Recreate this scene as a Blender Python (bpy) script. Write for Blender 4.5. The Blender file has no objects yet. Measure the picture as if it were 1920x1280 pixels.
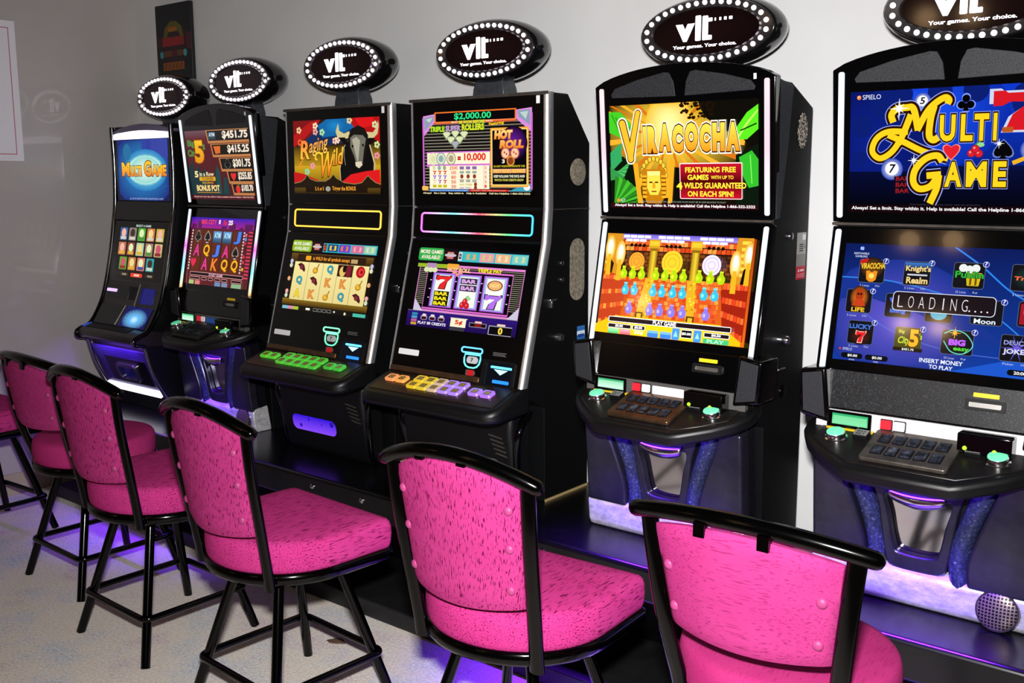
import bpy, math, random
from mathutils import Vector, Matrix
random.seed(7)
scn = bpy.context.scene
COL = scn.collection
PI = math.pi

# ---------------------------------------------------------------- camera
cam_data = bpy.data.cameras.new('camera')
cam = bpy.data.objects.new('camera', cam_data)
COL.objects.link(cam)
YAW, PITCH, ROLL = 0.6856, -0.1566, 0.002
cam.matrix_world = (Matrix.Translation((3.2747, -2.8602, 1.6034)) @ Matrix.Rotation(YAW, 4, 'Z')
                    @ Matrix.Rotation(PITCH, 4, 'X') @ Matrix.Rotation(ROLL, 4, 'Y')
                    @ Matrix.Rotation(PI / 2, 4, 'X'))
cam_data.sensor_width = 36.0
cam_data.lens = 36.0 * 1921.6 / 1920.0
cam_data.clip_start = 0.05
scn.camera = cam

# ---------------------------------------------------------------- light
scn.view_settings.view_transform = 'Standard'
scn.view_settings.look = 'None'
scn.view_settings.exposure = 0.0
scn.view_settings.gamma = 1.0
scn.view_settings.use_curve_mapping = False
world = bpy.data.worlds.new('world')
scn.world = world
world.use_nodes = True
bg = world.node_tree.nodes['Background']
bg.inputs['Color'].default_value = (1.0, 0.8, 0.66, 1)
bg.inputs['Strength'].default_value = 0.02

def lamp(name, kind, loc, energy, color, target=None, **kw):
    d = bpy.data.lights.new(name, kind)
    d.energy = energy
    d.color = color
    for k, v in kw.items():
        setattr(d, k, v)
    o = bpy.data.objects.new(name, d)
    COL.objects.link(o)
    o.location = loc
    if target is not None:
        o.rotation_euler = (Vector(target) - Vector(loc)).to_track_quat('-Z', 'Y').to_euler()
    return o

lamp('camera_flash', 'AREA', (3.20, -2.80, 1.80), 63.0, (1.0, 0.985, 0.975), target=(1.15, 0.3, 1.05),
     shape='RECTANGLE', size=0.12, size_y=0.06, spread=math.radians(108))

# warm ceiling lamps further back in the room (they glint in the dark glass)
for x, y in ((0.69, -5.10), (0.95, -5.12), (-1.68, -5.10), (1.29, -3.15), (1.54, -3.12)):
    lamp('ceiling_lamp', 'POINT', (x, y, 2.5), 5.0 if y < -4 else 1.2, (1.0, 0.62, 0.32), shadow_soft_size=0.055)

# ---------------------------------------------------------------- materials
def lin(c):
    return c / 12.92 if c <= 0.04045 else ((c + 0.055) / 1.055) ** 2.4
def hx(s, a=1.0):
    s = s.lstrip('#')
    if len(s) == 3:
        s = ''.join(ch * 2 for ch in s)
    return tuple(lin(int(s[i:i + 2], 16) / 255) for i in (0, 2, 4)) + (a,)

MATS = {}
def mat(name, color='#808080', rough=0.5, metal=0.0, spec=0.5, coat=0.0, emit=None, estr=0.0, bump=None):
    if name in MATS:
        return MATS[name]
    m = bpy.data.materials.new(name)
    m.use_nodes = True
    nt = m.node_tree
    b = nt.nodes['Principled BSDF']
    b.inputs['Base Color'].default_value = hx(color)
    b.inputs['Roughness'].default_value = rough
    b.inputs['Metallic'].default_value = metal
    b.inputs['Specular IOR Level'].default_value = spec
    b.inputs['Coat Weight'].default_value = coat
    if emit:
        b.inputs['Emission Color'].default_value = hx(emit)
        b.inputs['Emission Strength'].default_value = estr
    if bump:
        sc, st, dist = bump
        tc = nt.nodes.new('ShaderNodeTexCoord')
        n = nt.nodes.new('ShaderNodeTexNoise')
        n.inputs['Scale'].default_value = sc
        n.inputs['Detail'].default_value = 3
        bp = nt.nodes.new('ShaderNodeBump')
        bp.inputs['Strength'].default_value = st
        bp.inputs['Distance'].default_value = dist
        nt.links.new(tc.outputs['Object'], n.inputs['Vector'])
        nt.links.new(n.outputs['Fac'], bp.inputs['Height'])
        nt.links.new(bp.outputs['Normal'], b.inputs['Normal'])
    MATS[name] = m
    return m

def ramp(nt, stops):
    r = nt.nodes.new('ShaderNodeValToRGB')
    els = r.color_ramp.elements
    while len(els) < len(stops):
        els.new(0.5)
    for e, (p, c) in zip(els, stops):
        e.position = p
        e.color = hx(c) if isinstance(c, str) else c
    return r

def noise_mat(name, stops, scale=(1, 1, 1), nscale=8, detail=4, rough=0.6, metal=0.0, spec=0.4, bump=0.0, bdist=0.002, rough_n=0.5):
    m = mat(name, '#808080', rough, metal, spec)
    nt = m.node_tree
    b = nt.nodes['Principled BSDF']
    tc = nt.nodes.new('ShaderNodeTexCoord')
    mp = nt.nodes.new('ShaderNodeMapping')
    mp.inputs['Scale'].default_value = scale
    n = nt.nodes.new('ShaderNodeTexNoise')
    n.inputs['Scale'].default_value = nscale
    n.inputs['Detail'].default_value = detail
    n.inputs['Roughness'].default_value = rough_n
    r = ramp(nt, stops)
    nt.links.new(tc.outputs['Object'], mp.inputs['Vector'])
    nt.links.new(mp.outputs['Vector'], n.inputs['Vector'])
    nt.links.new(n.outputs['Fac'], r.inputs['Fac'])
    nt.links.new(r.outputs['Color'], b.inputs['Base Color'])
    if bump:
        bp = nt.nodes.new('ShaderNodeBump')
        bp.inputs['Strength'].default_value = bump
        bp.inputs['Distance'].default_value = bdist
        nt.links.new(n.outputs['Fac'], bp.inputs['Height'])
        nt.links.new(bp.outputs['Normal'], b.inputs['Normal'])
    return m

def vcol_mat(name, strength, base='#000000', rough=0.08, spec=0.35):
    m = mat(name, base, rough, 0.0, spec)
    nt = m.node_tree
    b = nt.nodes['Principled BSDF']
    a = nt.nodes.new('ShaderNodeVertexColor')
    a.layer_name = 'Col'
    nt.links.new(a.outputs['Color'], b.inputs['Emission Color'])
    b.inputs['Emission Strength'].default_value = strength
    return m

def print_mat(name, rough=0.5):
    m = mat(name, '#808080', rough, 0.0, 0.4)
    nt = m.node_tree
    a = nt.nodes.new('ShaderNodeVertexColor')
    a.layer_name = 'Col'
    nt.links.new(a.outputs['Color'], nt.nodes['Principled BSDF'].inputs['Base Color'])
    return m

GLOSS = mat('black_gloss', '#030304', 0.1, 0.0, 0.4, 0.2)
BLACK = mat('black_cabinet', '#060708', 0.45, 0.0, 0.3, bump=(900, 0.15, 0.0005))
MATTE = mat('black_moulding', '#08080a', 0.5, 0.0, 0.3)
RUBBER = mat('black_armrest', '#0a0a0b', 0.42, 0.0, 0.4)
CHROME = mat('chrome', '#d8d8da', 0.16, 1.0)
BRUSHED = mat('brushed_metal', '#b4b2ae', 0.38, 1.0)
DARKMETAL = mat('dark_metal', '#3a3a40', 0.35, 0.8)
STEEL_BLACK = mat('black_paint', '#010101', 0.14, 0.0, 0.28)
MESH = noise_mat('speaker_mesh', [(0.35, '#121316'), (0.6, '#2c2d31')], nscale=420, detail=1, rough=0.55, bump=0.4, bdist=0.001)
COWL = noise_mat('grey_cowl', [(0.35, '#1c1e21'), (0.65, '#383b40')], nscale=260, detail=2, rough=0.5)
SPARK = noise_mat('sparkle_panel', [(0.42, '#0c0d10'), (0.6, '#1e2024'), (0.72, '#44474d')], nscale=300, detail=1, rough=0.35, spec=0.6)
SCREEN = vcol_mat('screen_glow', 1.1)
NEON = vcol_mat('neon_glow', 2.6)
PRINT = print_mat('printed_face')
PRINT_GLOSS = print_mat('printed_button', 0.25)

def emis(name, color, s):
    return mat(name, '#202020', 0.4, 0.0, 0.3, 0.0, color, s)

# ---------------------------------------------------------------- mesh helpers
class MB:
    def __init__(s):
        s.v = []; s.f = []; s.c = []
    def add(s, vs, fs, col=None):
        o = len(s.v)
        s.v += [tuple(p) for p in vs]
        s.f += [tuple(i + o for i in f) for f in fs]
        s.c += [col or (1, 1, 1, 1)] * len(fs) if not isinstance(col, list) else col
        return s
    def box(s, x0, x1, y0, y1, z0, z1, M=None, col=None):
        vs = [Vector((x, y, z)) for x in (x0, x1) for y in (y0, y1) for z in (z0, z1)]
        if M is not None: vs = [M @ p for p in vs]
        return s.add(vs, [(0, 1, 3, 2), (4, 6, 7, 5), (0, 4, 5, 1), (2, 3, 7, 6), (0, 2, 6, 4), (1, 5, 7, 3)], col)
    def extr(s, pts, O, U, V, N, d0, d1, col=None):
        O, U, V, N = map(Vector, (O, U, V, N))
        n = len(pts)
        a = [O + U * p[0] + V * p[1] + N * d0 for p in pts]
        b = [O + U * p[0] + V * p[1] + N * d1 for p in pts]
        fs = [tuple(range(n))[::-1], tuple(range(n, 2 * n))] + [(i, (i + 1) % n, n + (i + 1) % n, n + i) for i in range(n)]
        return s.add(a + b, fs, col)
    def side(s, pts, x0, x1, col=None):          # profile in (y, z), extruded along x
        return s.extr(pts, (0, 0, 0), (0, 1, 0), (0, 0, 1), (1, 0, 0), x0, x1, col)
    def plan(s, pts, z0, z1, col=None):          # outline in (x, y), extruded up
        return s.extr(pts, (0, 0, 0), (1, 0, 0), (0, 1, 0), (0, 0, 1), z0, z1, col)
    def tube(s, path, r, n=10, closed=False, col=None, up=None):
        P = [Vector(p) for p in path]; m = len(P)
        rr = r if isinstance(r, list) else [r] * m
        rings = []
        ref = None
        for i in range(m):
            if closed: t = P[(i + 1) % m] - P[i - 1]
            else: t = P[min(i + 1, m - 1)] - P[max(i - 1, 0)]
            t.normalize()
            if up is not None: ref = Vector(up)
            elif ref is None:
                ref = Vector((0, 0, 1)) if abs(t.z) < 0.9 else Vector((1, 0, 0))
            a = t.cross(ref).normalized(); b = a.cross(t).normalized(); ref = b
            ra, rb = rr[i] if isinstance(rr[i], tuple) else (rr[i], rr[i])
            rings.append([P[i] + a * (ra * math.cos(2 * PI * k / n)) + b * (rb * math.sin(2 * PI * k / n)) for k in range(n)])
        vs = [p for R in rings for p in R]
        fs = []
        for i in range(m if closed else m - 1):
            j = (i + 1) % m
            for k in range(n):
                fs.append((i * n + k, i * n + (k + 1) % n, j * n + (k + 1) % n, j * n + k))
        if not closed:
            fs += [tuple(range(n))[::-1], tuple((m - 1) * n + k for k in range(n))]
        return s.add(vs, fs, col)
    def lathe(s, prof, O, N, n=24, ex=1.0, U=None, col=None):   # prof: (radius, height along N); ex stretches along U
        N = Vector(N).normalized(); O = Vector(O)
        U = Vector(U) if U is not None else (N.orthogonal().normalized())
        W = N.cross(U).normalized()
        vs = []; fs = []
        for r, h in prof:
            for k in range(n):
                a = 2 * PI * k / n
                vs.append(O + U * (r * ex * math.cos(a)) + W * (r * math.sin(a)) + N * h)
        for i in range(len(prof) - 1):
            for k in range(n):
                fs.append((i * n + k, i * n + (k + 1) % n, (i + 1) * n + (k + 1) % n, (i + 1) * n + k))
        fs += [tuple(range(n))[::-1], tuple((len(prof) - 1) * n + k for k in range(n))]
        return s.add(vs, fs, col)
    def grid(s, fn, nu, nv, col=None, closed_u=False):
        vs = [fn(i / (nu if closed_u else nu - 1), j / (nv - 1)) for j in range(nv) for i in range(nu)]
        fs = []
        for j in range(nv - 1):
            for i in range(nu if closed_u else nu - 1):
                a = j * nu + i; b = j * nu + (i + 1) % nu
                fs.append((a, b, b + nu, a + nu))
        return s.add(vs, fs, col)
    def build(s, name, m, parent=None, dz=0.0, bevel=0.0, seg=2, smooth=40, solid=0.0, sub=0):
        me = bpy.data.meshes.new(name)
        me.from_pydata([(p[0], p[1], p[2] - dz) for p in s.v], [], s.f)
        if any(c != (1, 1, 1, 1) for c in s.c):
            at = me.color_attributes.new('Col', 'FLOAT_COLOR', 'CORNER')
            buf = []
            for f, c in zip(s.f, s.c):
                if len(c) and isinstance(c[0], tuple):
                    for q in c: buf += q
                else:
                    buf += list(c) * len(f)
            at.data.foreach_set('color', buf)
        me.validate()
        me.materials.append(m)
        if smooth:
            me.polygons.foreach_set('use_smooth', [True] * len(me.polygons))
            me.set_sharp_from_angle(angle=math.radians(smooth))
        me.update()
        o = bpy.data.objects.new(name, me)
        COL.objects.link(o)
        if solid:
            md = o.modifiers.new('thick', 'SOLIDIFY'); md.thickness = solid; md.offset = 0
        if bevel:
            md = o.modifiers.new('bevel', 'BEVEL'); md.width = bevel; md.segments = seg; md.limit_method = 'ANGLE'; md.angle_limit = math.radians(35)
        if sub:
            md = o.modifiers.new('sub', 'SUBSURF'); md.levels = sub; md.render_levels = sub
        if parent is not None:
            o.parent = parent
        return o

def recalc(o):
    import bmesh
    b = bmesh.new(); b.from_mesh(o.data)
    bmesh.ops.recalc_face_normals(b, faces=b.faces)
    b.to_mesh(o.data); b.free()
    return o

def tag(o, label, cat, group=None, kind=None):
    o['label'] = label; o['category'] = cat
    if group: o['group'] = group
    if kind: o['kind'] = kind
    return o

def thing(name, loc, rz=0.0):
    o = bpy.data.objects.new(name, None)
    COL.objects.link(o)
    o.location = loc; o.rotation_euler = (0, 0, rz)
    o.empty_display_size = 0.1
    return o

def copy_tree(o, parent=None):
    c = o.copy(); COL.objects.link(c)
    if parent is not None: c.parent = parent
    for ch in list(o.children):
        copy_tree(ch, c)
    return c

def rrect(x0, y0, x1, y1, r, n=5):
    pts = []
    for cx, cy, a0 in ((x1 - r, y1 - r, 0), (x0 + r, y1 - r, 90), (x0 + r, y0 + r, 180), (x1 - r, y0 + r, 270)):
        for k in range(n + 1):
            a = math.radians(a0 + 90 * k / n)
            pts.append((cx + r * math.cos(a), cy + r * math.sin(a)))
    return pts

def smooth_path(P, n=8, closed=False):
    P = [Vector(p) for p in P]; out = []
    m = len(P)
    for i in range(m if closed else m - 1):
        p0 = P[i - 1] if closed or i > 0 else P[0] * 2 - P[1]
        p1 = P[i]; p2 = P[(i + 1) % m]
        p3 = P[(i + 2) % m] if closed or i + 2 < m else P[-1] * 2 - P[-2]
        for k in range(n):
            t = k / n
            out.append(0.5 * ((2 * p1) + (p2 - p0) * t + (2 * p0 - 5 * p1 + 4 * p2 - p3) * t * t + (3 * p1 - p0 - 3 * p2 + p3) * t ** 3))
    if not closed: out.append(P[-1])
    return out

# ---------------------------------------------------------------- lettering and screen art
_TC = {}
def text2d(s, bold=0.0, res=3):
    key = (s, bold, res)
    if key in _TC: return _TC[key]
    cu = bpy.data.curves.new('t', 'FONT')
    cu.body = s; cu.resolution_u = res; cu.offset = bold
    ob = bpy.data.objects.new('t', cu)
    COL.objects.link(ob)
    dg = bpy.context.evaluated_depsgraph_get()
    me = ob.evaluated_get(dg).to_mesh()
    vs = [(v.co.x, v.co.y) for v in me.vertices]
    fs = [tuple(p.vertices) for p in me.polygons]
    bpy.data.objects.remove(ob); bpy.data.curves.remove(cu)
    xs = [p[0] for p in vs] or [0, 1]; ys = [p[1] for p in vs] or [0, 1]
    x0, x1, y0, y1 = min(xs), max(xs), min(ys), max(ys)
    _TC[key] = (vs, fs, (x0, y0, max(x1 - x0, 1e-4), max(y1 - y0, 1e-4)))
    return _TC[key]

class Art:
    """flat picture drawn in (u right, v down) units 0..1; asp = width / height"""
    def __init__(s, asp, gain=1.0):
        s.gain = gain; s.asp = asp; s.items = []; s.k = 0
    def put(s, pts, faces, col):
        g = s.gain
        if g != 1.0:
            mul = lambda c: (c[0] * g, c[1] * g, c[2] * g, c[3])
            col = [tuple(mul(q) for q in c) for c in col] if isinstance(col, list) else mul(col)
        pts = [(min(max(p[0], 0.0), 1.0), min(max(p[1], 0.0), 1.0)) for p in pts]
        s.items.append((s.k, pts, faces, col)); s.k += 1
        return s
    def P(s, pts, c):
        return s.put(list(pts), [tuple(range(len(pts)))], hx(c))
    def R(s, u0, v0, u1, v1, c, c2=None, ch=None):
        pts = [(u0, v0), (u1, v0), (u1, v1), (u0, v1)]
        if c2: return s.put(pts, [(0, 1, 2, 3)], [(hx(c), hx(c), hx(c2), hx(c2))])
        if ch: return s.put(pts, [(0, 1, 2, 3)], [(hx(c), hx(ch), hx(ch), hx(c))])
        return s.put(pts, [(0, 1, 2, 3)], hx(c))
    def RR(s, u0, v0, u1, v1, r, c):
        h = [(u0 + x, v0 + y * s.asp) for x, y in rrect(0, 0, u1 - u0, (v1 - v0) / s.asp, r)]
        return s.P(h, c)
    def frame(s, u0, v0, u1, v1, r, w, c, inner):
        s.RR(u0, v0, u1, v1, r, c)
        return s.RR(u0 + w, v0 + w * s.asp, u1 - w, v1 - w * s.asp, max(r - w, 0.0005), inner)
    def E(s, cx, cy, r, c, ry=None, n=20):
        ry = r if ry is None else ry
        return s.P([(cx + r * math.cos(2 * PI * k / n), cy + ry * s.asp * math.sin(2 * PI * k / n)) for k in range(n)], c)
    def G(s, cx, cy, rx, ry, c0, c1, n=28, p=None, rings=1, clip=True):
        pts = [(cx, cy)]; fs = []; cs = []
        a = hx(c0); b = hx(c1)
        for q in range(1, rings + 1):
            t = q / rings
            for k in range(n):
                u = cx + rx * t * math.cos(2 * PI * k / n); v = cy + ry * t * math.sin(2 * PI * k / n)
                if clip: u = min(max(u, 0), 1); v = min(max(v, 0), 1)
                pts.append((u, v))
        def mixc(t): return tuple(a[i] * (1 - t) + b[i] * t for i in range(4))
        for k in range(n):
            fs.append((0, 1 + k, 1 + (k + 1) % n)); cs.append((a, mixc(1 / rings), mixc(1 / rings)))
        for q in range(1, rings):
            i0 = 1 + (q - 1) * n; i1 = i0 + n
            c_, d_ = mixc(q / rings), mixc((q + 1) / rings)
            for k in range(n):
                fs.append((i0 + k, i1 + k, i1 + (k + 1) % n, i0 + (k + 1) % n)); cs.append((c_, d_, d_, c_))
        return s.put(pts, fs, cs)
    def L(s, pts, w, c, closed=False):
        P = [Vector((p[0], p[1] / s.asp, 0)) for p in pts]
        n = len(P); vs = []
        for i in range(n):
            t = (P[(i + 1) % n] - P[i - 1]) if closed else (P[min(i + 1, n - 1)] - P[max(i - 1, 0)])
            t = t.normalized() if t.length > 1e-9 else Vector((1, 0, 0))
            nn = Vector((-t.y, t.x, 0))
            ww = w[i] if isinstance(w, list) else w
            for sg in (1, -1):
                q = P[i] + nn * (ww / 2 * sg)
                vs.append((q.x, q.y * s.asp))
        fs = [(2 * i, 2 * i + 1, 2 * ((i + 1) % n) + 1, 2 * ((i + 1) % n)) for i in range(n if closed else n - 1)]
        return s.put(vs, fs, hx(c))
    def C(s, pts, w, c, n=8):
        Q = smooth_path([(p[0], p[1], 0) for p in pts], n)
        ww = w
        if isinstance(w, list):
            ww = []
            for i in range(len(Q)):
                t = i / (len(Q) - 1) * (len(w) - 1); a = int(min(t, len(w) - 2)); f = t - a
                ww.append(w[a] * (1 - f) + w[a + 1] * f)
        return s.L([(q.x, q.y) for q in Q], ww, c)
    def T(s, txt, u0, v0, u1, v1, c, bold=0.0, shear=0.0, rise=0.0, outs=(), c2=None, res=3):
        """text fitted to the box; rise lifts the right end; outs = [(extra offset, colour)] drawn under it; c2 = colour at foot"""
        base = text2d(txt, bold, res)[2]
        for ex, cc in list(outs) + [(0.0, None)]:
            vs, fs, _ = text2d(txt, bold + ex, res)
            x0, y0, w, h = base
            pts = []
            for x, y in vs:
                a = (x - x0) / w; b = (y - y0) / h
                u = u0 + (u1 - u0) * (a + shear * b * (v1 - v0) / s.asp / max(u1 - u0, 1e-6))
                v = v1 - (v1 - v0) * b - rise * a
                pts.append((u, v))
            if cc is None and c2:
                A, B = hx(c), hx(c2)
                cs = []
                for f in fs:
                    cs.append(tuple(tuple(B[i] + (A[i] - B[i]) * min(max((v1 - rise * ((pts[q][0] - u0) / (u1 - u0)) - pts[q][1]) / (v1 - v0), 0), 1) for i in range(4)) for q in f))
                s.put(pts, fs, cs)
            else:
                s.put(pts, fs, hx(c if cc is None else cc))
        return s
    def mesh(s, O, U, V, N, step=4e-5):
        """O top-left corner, U right edge vector, V down edge vector"""
        O, U, V, N = map(Vector, (O, U, V, N))
        mb = MB()
        flip = U.cross(V).dot(N) < 0
        for k, pts, fs, col in s.items:
            vs = [O + U * p[0] + V * p[1] + N * (step * k) for p in pts]
            if isinstance(col, list):
                cs = [tuple(c) for c in col]
                if flip: fs2 = [tuple(reversed(f)) for f in fs]; cs = [tuple(reversed(c)) for c in cs]
                else: fs2 = fs
                mb.add(vs, fs2, cs)
            else:
                mb.add(vs, [tuple(reversed(f)) for f in fs] if flip else fs, col)
        return mb

class Face:
    """sloping front of a cabinet: line A (low) to B (high) in (y, z); x runs along the cabinet"""
    def __init__(s, A, B):
        s.A = Vector((0, A[0], A[1])); s.B = Vector((0, B[0], B[1]))
        s.V = (s.B - s.A).normalized(); s.U = Vector((1, 0, 0))
        s.N = s.U.cross(s.V).normalized()
        if s.N.y > 0: s.N = -s.N
        s.len = (s.B - s.A).length
    def p(s, x, t, d=0.0):
        return s.A + s.U * x + s.V * t + s.N * d
    def slab(s, mb, pts, d0, d1, col=None):
        return mb.extr(pts, s.A, s.U, s.V, s.N, d0, d1, col)
    def ring(s, mb, outer, inner, d0, d1):
        """frame with a hole: outer and inner outlines with the same number of points"""
        n = len(outer)
        vs = [s.p(*q, d0) for q in outer] + [s.p(*q, d1) for q in outer] + [s.p(*q, d1) for q in inner] + [s.p(*q, d0) for q in inner]
        fs = []
        for i in range(n):
            j = (i + 1) % n
            for a in range(4):
                b = (a + 1) % 4
                fs.append((a * n + i, a * n + j, b * n + j, b * n + i))
        mb.add(vs, fs)
        return mb
    def art(s, art, x0, x1, t0, t1, d, **kw):
        return art.mesh(s.p(x0, t1, d), s.U * (x1 - x0), s.V * -(t1 - t0), s.N, **kw)

# ---------------------------------------------------------------- the setting
WALL_Y = 0.31
LEFT_X = -1.97
wall_m = noise_mat('wall_paint', [(0.3, '#d0d0d0'), (0.7, '#d8d8d8')], nscale=3, detail=6, rough=0.55, spec=0.35, bump=0.06, bdist=0.002)
left_m = noise_mat('left_wall_paint', [(0.3, '#b8b2af'), (0.7, '#c0bab7')], nscale=2, detail=5, rough=0.5, spec=0.4)
left_m.node_tree.nodes['Principled BSDF'].inputs['Coat Weight'].default_value = 0.45
left_m.node_tree.nodes['Principled BSDF'].inputs['Coat Roughness'].default_value = 0.035

carpet = mat('carpet', '#9a8d83', 0.95, 0.0, 0.1)
nt = carpet.node_tree
pb = nt.nodes['Principled BSDF']
tc = nt.nodes.new('ShaderNodeTexCoord')
def _noise(scale, detail=3, rough=0.5, vec=None):
    n = nt.nodes.new('ShaderNodeTexNoise')
    n.inputs['Scale'].default_value = scale
    n.inputs['Detail'].default_value = detail
    n.inputs['Roughness'].default_value = rough
    nt.links.new(tc.outputs['Object'], n.inputs['Vector'])
    return n
def _mix(a, b, fac, mode='MIX'):
    m = nt.nodes.new('ShaderNodeMix'); m.data_type = 'RGBA'; m.blend_type = mode
    if isinstance(fac, float): m.inputs['Factor'].default_value = fac
    else: nt.links.new(fac, m.inputs['Factor'])
    for sock, v in ((m.inputs[6], a), (m.inputs[7], b)):
        if isinstance(v, tuple): sock.default_value = v
        else: nt.links.new(v, sock)
    return m.outputs[2]
n1 = _noise(2.6, 6, 0.65); n2 = _noise(3.7, 6, 0.65); n3 = _noise(105, 2, 0.75); n4 = _noise(60, 2, 0.6)
r1 = ramp(nt, [(0.50, (0, 0, 0, 1)), (0.64, (1, 1, 1, 1))]); nt.links.new(n1.outputs['Fac'], r1.inputs['Fac'])
r2 = ramp(nt, [(0.54, (0, 0, 0, 1)), (0.66, (1, 1, 1, 1))]); nt.links.new(n2.outputs['Fac'], r2.inputs['Fac'])
r3 = ramp(nt, [(0.33, '#55514d'), (0.5, '#cdc8c2'), (0.66, '#ffffff')]); nt.links.new(n3.outputs['Fac'], r3.inputs['Fac'])
c_ = _mix(hx('#f6ebdf'), hx('#d8dfea'), r1.outputs['Color'])
c_ = _mix(c_, hx('#e8d5da'), r2.outputs['Color'])
c_ = _mix(c_, r3.outputs['Color'], 0.85, 'OVERLAY')
nt.links.new(c_, pb.inputs['Base Color'])
bp = nt.nodes.new('ShaderNodeBump'); bp.inputs['Strength'].default_value = 0.5; bp.inputs['Distance'].default_value = 0.005
nt.links.new(n3.outputs['Fac'], bp.inputs['Height']); nt.links.new(bp.outputs['Normal'], pb.inputs['Normal'])

def struct(name, mb, m, **kw):
    o = mb.build(name, m, **kw); o['kind'] = 'structure'
    return o
struct('floor', MB().box(LEFT_X - 0.1, 5.2, -6.0, WALL_Y + 0.1, -0.1, 0.0), carpet, smooth=0)
struct('wall_back', MB().box(LEFT_X - 0.1, 5.2, WALL_Y, WALL_Y + 0.1, 0.0, 2.9), wall_m, smooth=0)
struct('wall_left', MB().box(LEFT_X - 0.1, LEFT_X, -6.0, WALL_Y, 0.0, 2.9), left_m, smooth=0)
base_m = noise_mat('baseboard', [(0.3, '#b5a88c'), (0.7, '#c7ba9c')], nscale=6, rough=0.6)
struct('baseboard_left', MB().box(LEFT_X, LEFT_X + 0.014, -6.0, WALL_Y, 0.0, 0.11), base_m, bevel=0.003)
struct('baseboard_back', MB().box(LEFT_X + 0.014, 5.2, WALL_Y - 0.014, WALL_Y, 0.0, 0.11), base_m, bevel=0.003)

# framed white notice on the left wall
t = thing('framed_notice', (LEFT_X, -0.70, 2.04))
o = MB().box(0.001, 0.022, -0.345, 0.345, -0.34, 0.34).build('frame', mat('white_frame', '#e9e9ee', 0.35), t, bevel=0.004)
paper = Art(1.0)
paper.R(0, 0, 1, 1, '#f1eff4')
paper.L([(0.05, 0.05), (0.95, 0.05), (0.95, 0.95), (0.05, 0.95)], 0.008, '#c0566a', closed=True)
paper.mesh((0.0225, -0.345, 0.34), (0, 0.69, 0), (0, 0, -0.68), (1, 0, 0)).build('paper', PRINT, t, smooth=0)
tag(t, 'white framed notice with thin red border on the left wall', 'framed notice')

# narrow dark banner on the back wall, generic coloured design
t = thing('wall_banner', (-1.567, WALL_Y, 1.92))
MB().box(-0.157, 0.157, -0.022, -0.001, 0.0, 0.585).build('board', mat('banner_board', '#15161a', 0.5), t, bevel=0.003)
bn = Art(0.314 / 0.585)
bn.R(0, 0, 1, 1, '#121319', '#121a1a')
bn.G(0.5, 0.36, 0.55, 0.22, '#3a1420', '#121319')
bn.R(0.0, 0.28, 0.14, 0.36, '#3a1622'); bn.R(0.86, 0.26, 1.0, 0.4, '#4a1626')
bn.P([(0.2, 0.30), (0.26, 0.2), (0.42, 0.15), (0.58, 0.15), (0.74, 0.2), (0.8, 0.30), (0.72, 0.30), (0.64, 0.24), (0.36, 0.24), (0.28, 0.30)], '#5a5214')
bn.R(0.36, 0.2, 0.6, 0.235, '#9c5a1c')
bn.R(0.17, 0.285, 0.8, 0.36, '#8e1a1c')
bn.R(0.2, 0.40, 0.78, 0.45, '#5e3a18'); bn.R(0.42, 0.40, 0.6, 0.45, '#511722')
bn.E(0.14, 0.43, 0.05, '#3f8f96', 0.06); bn.E(0.82, 0.43, 0.05, '#3f9a96', 0.06)
bn.R(0.17, 0.5, 0.78, 0.57, '#8a4a16')
for k in range(5): bn.L([(0.22 + k * 0.11, 0.56), (0.27 + k * 0.11, 0.51)], 0.03, '#5d2f10')
bn.R(0.1, 0.635, 0.86, 0.70, '#cfa93c')
bn.mesh((-0.157, -0.0224, 0.585), (0.314, 0, 0), (0, 0, -0.585), (0, -1, 0)).build('printed_face', PRINT, t, smooth=0)
tag(t, 'narrow dark wall banner with red, orange and yellow bars behind the leftmost oval sign', 'banner')

# white cable hanging on the wall beside the rightmost machine
pth = smooth_path([(2.36, WALL_Y - 0.012, 2.33), (2.27, WALL_Y - 0.012, 2.2), (2.25, WALL_Y - 0.012, 2.1), (2.29, WALL_Y - 0.012, 2.0), (2.40, WALL_Y - 0.012, 1.93), (2.52, WALL_Y - 0.02, 1.9)], 8)
o = MB().tube(pth, 0.004, 8).build('wall_cable', mat('white_cable', '#e8e6e2', 0.4))
tag(o, 'thin white cable looping down the wall behind the rightmost machine', 'cable')

# fallen leaf on the carpet
o = MB().grid(lambda u, v: (0.651 + (u - 0.5) * 0.07, -0.631 + (v - 0.5) * 0.045 * math.sin(PI * min(max(u, 0.04), 0.96)) + 0.02 * (u - 0.5), 0.004 + 0.006 * math.sin(PI * u) * (0.3 + abs(v - 0.5))), 9, 5).build(
    'dry_leaf', mat('dry_leaf', '#6a5240', 0.8), solid=0.0012)
tag(o, 'small dry brown leaf on the carpet near the black platform', 'leaf')

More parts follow.
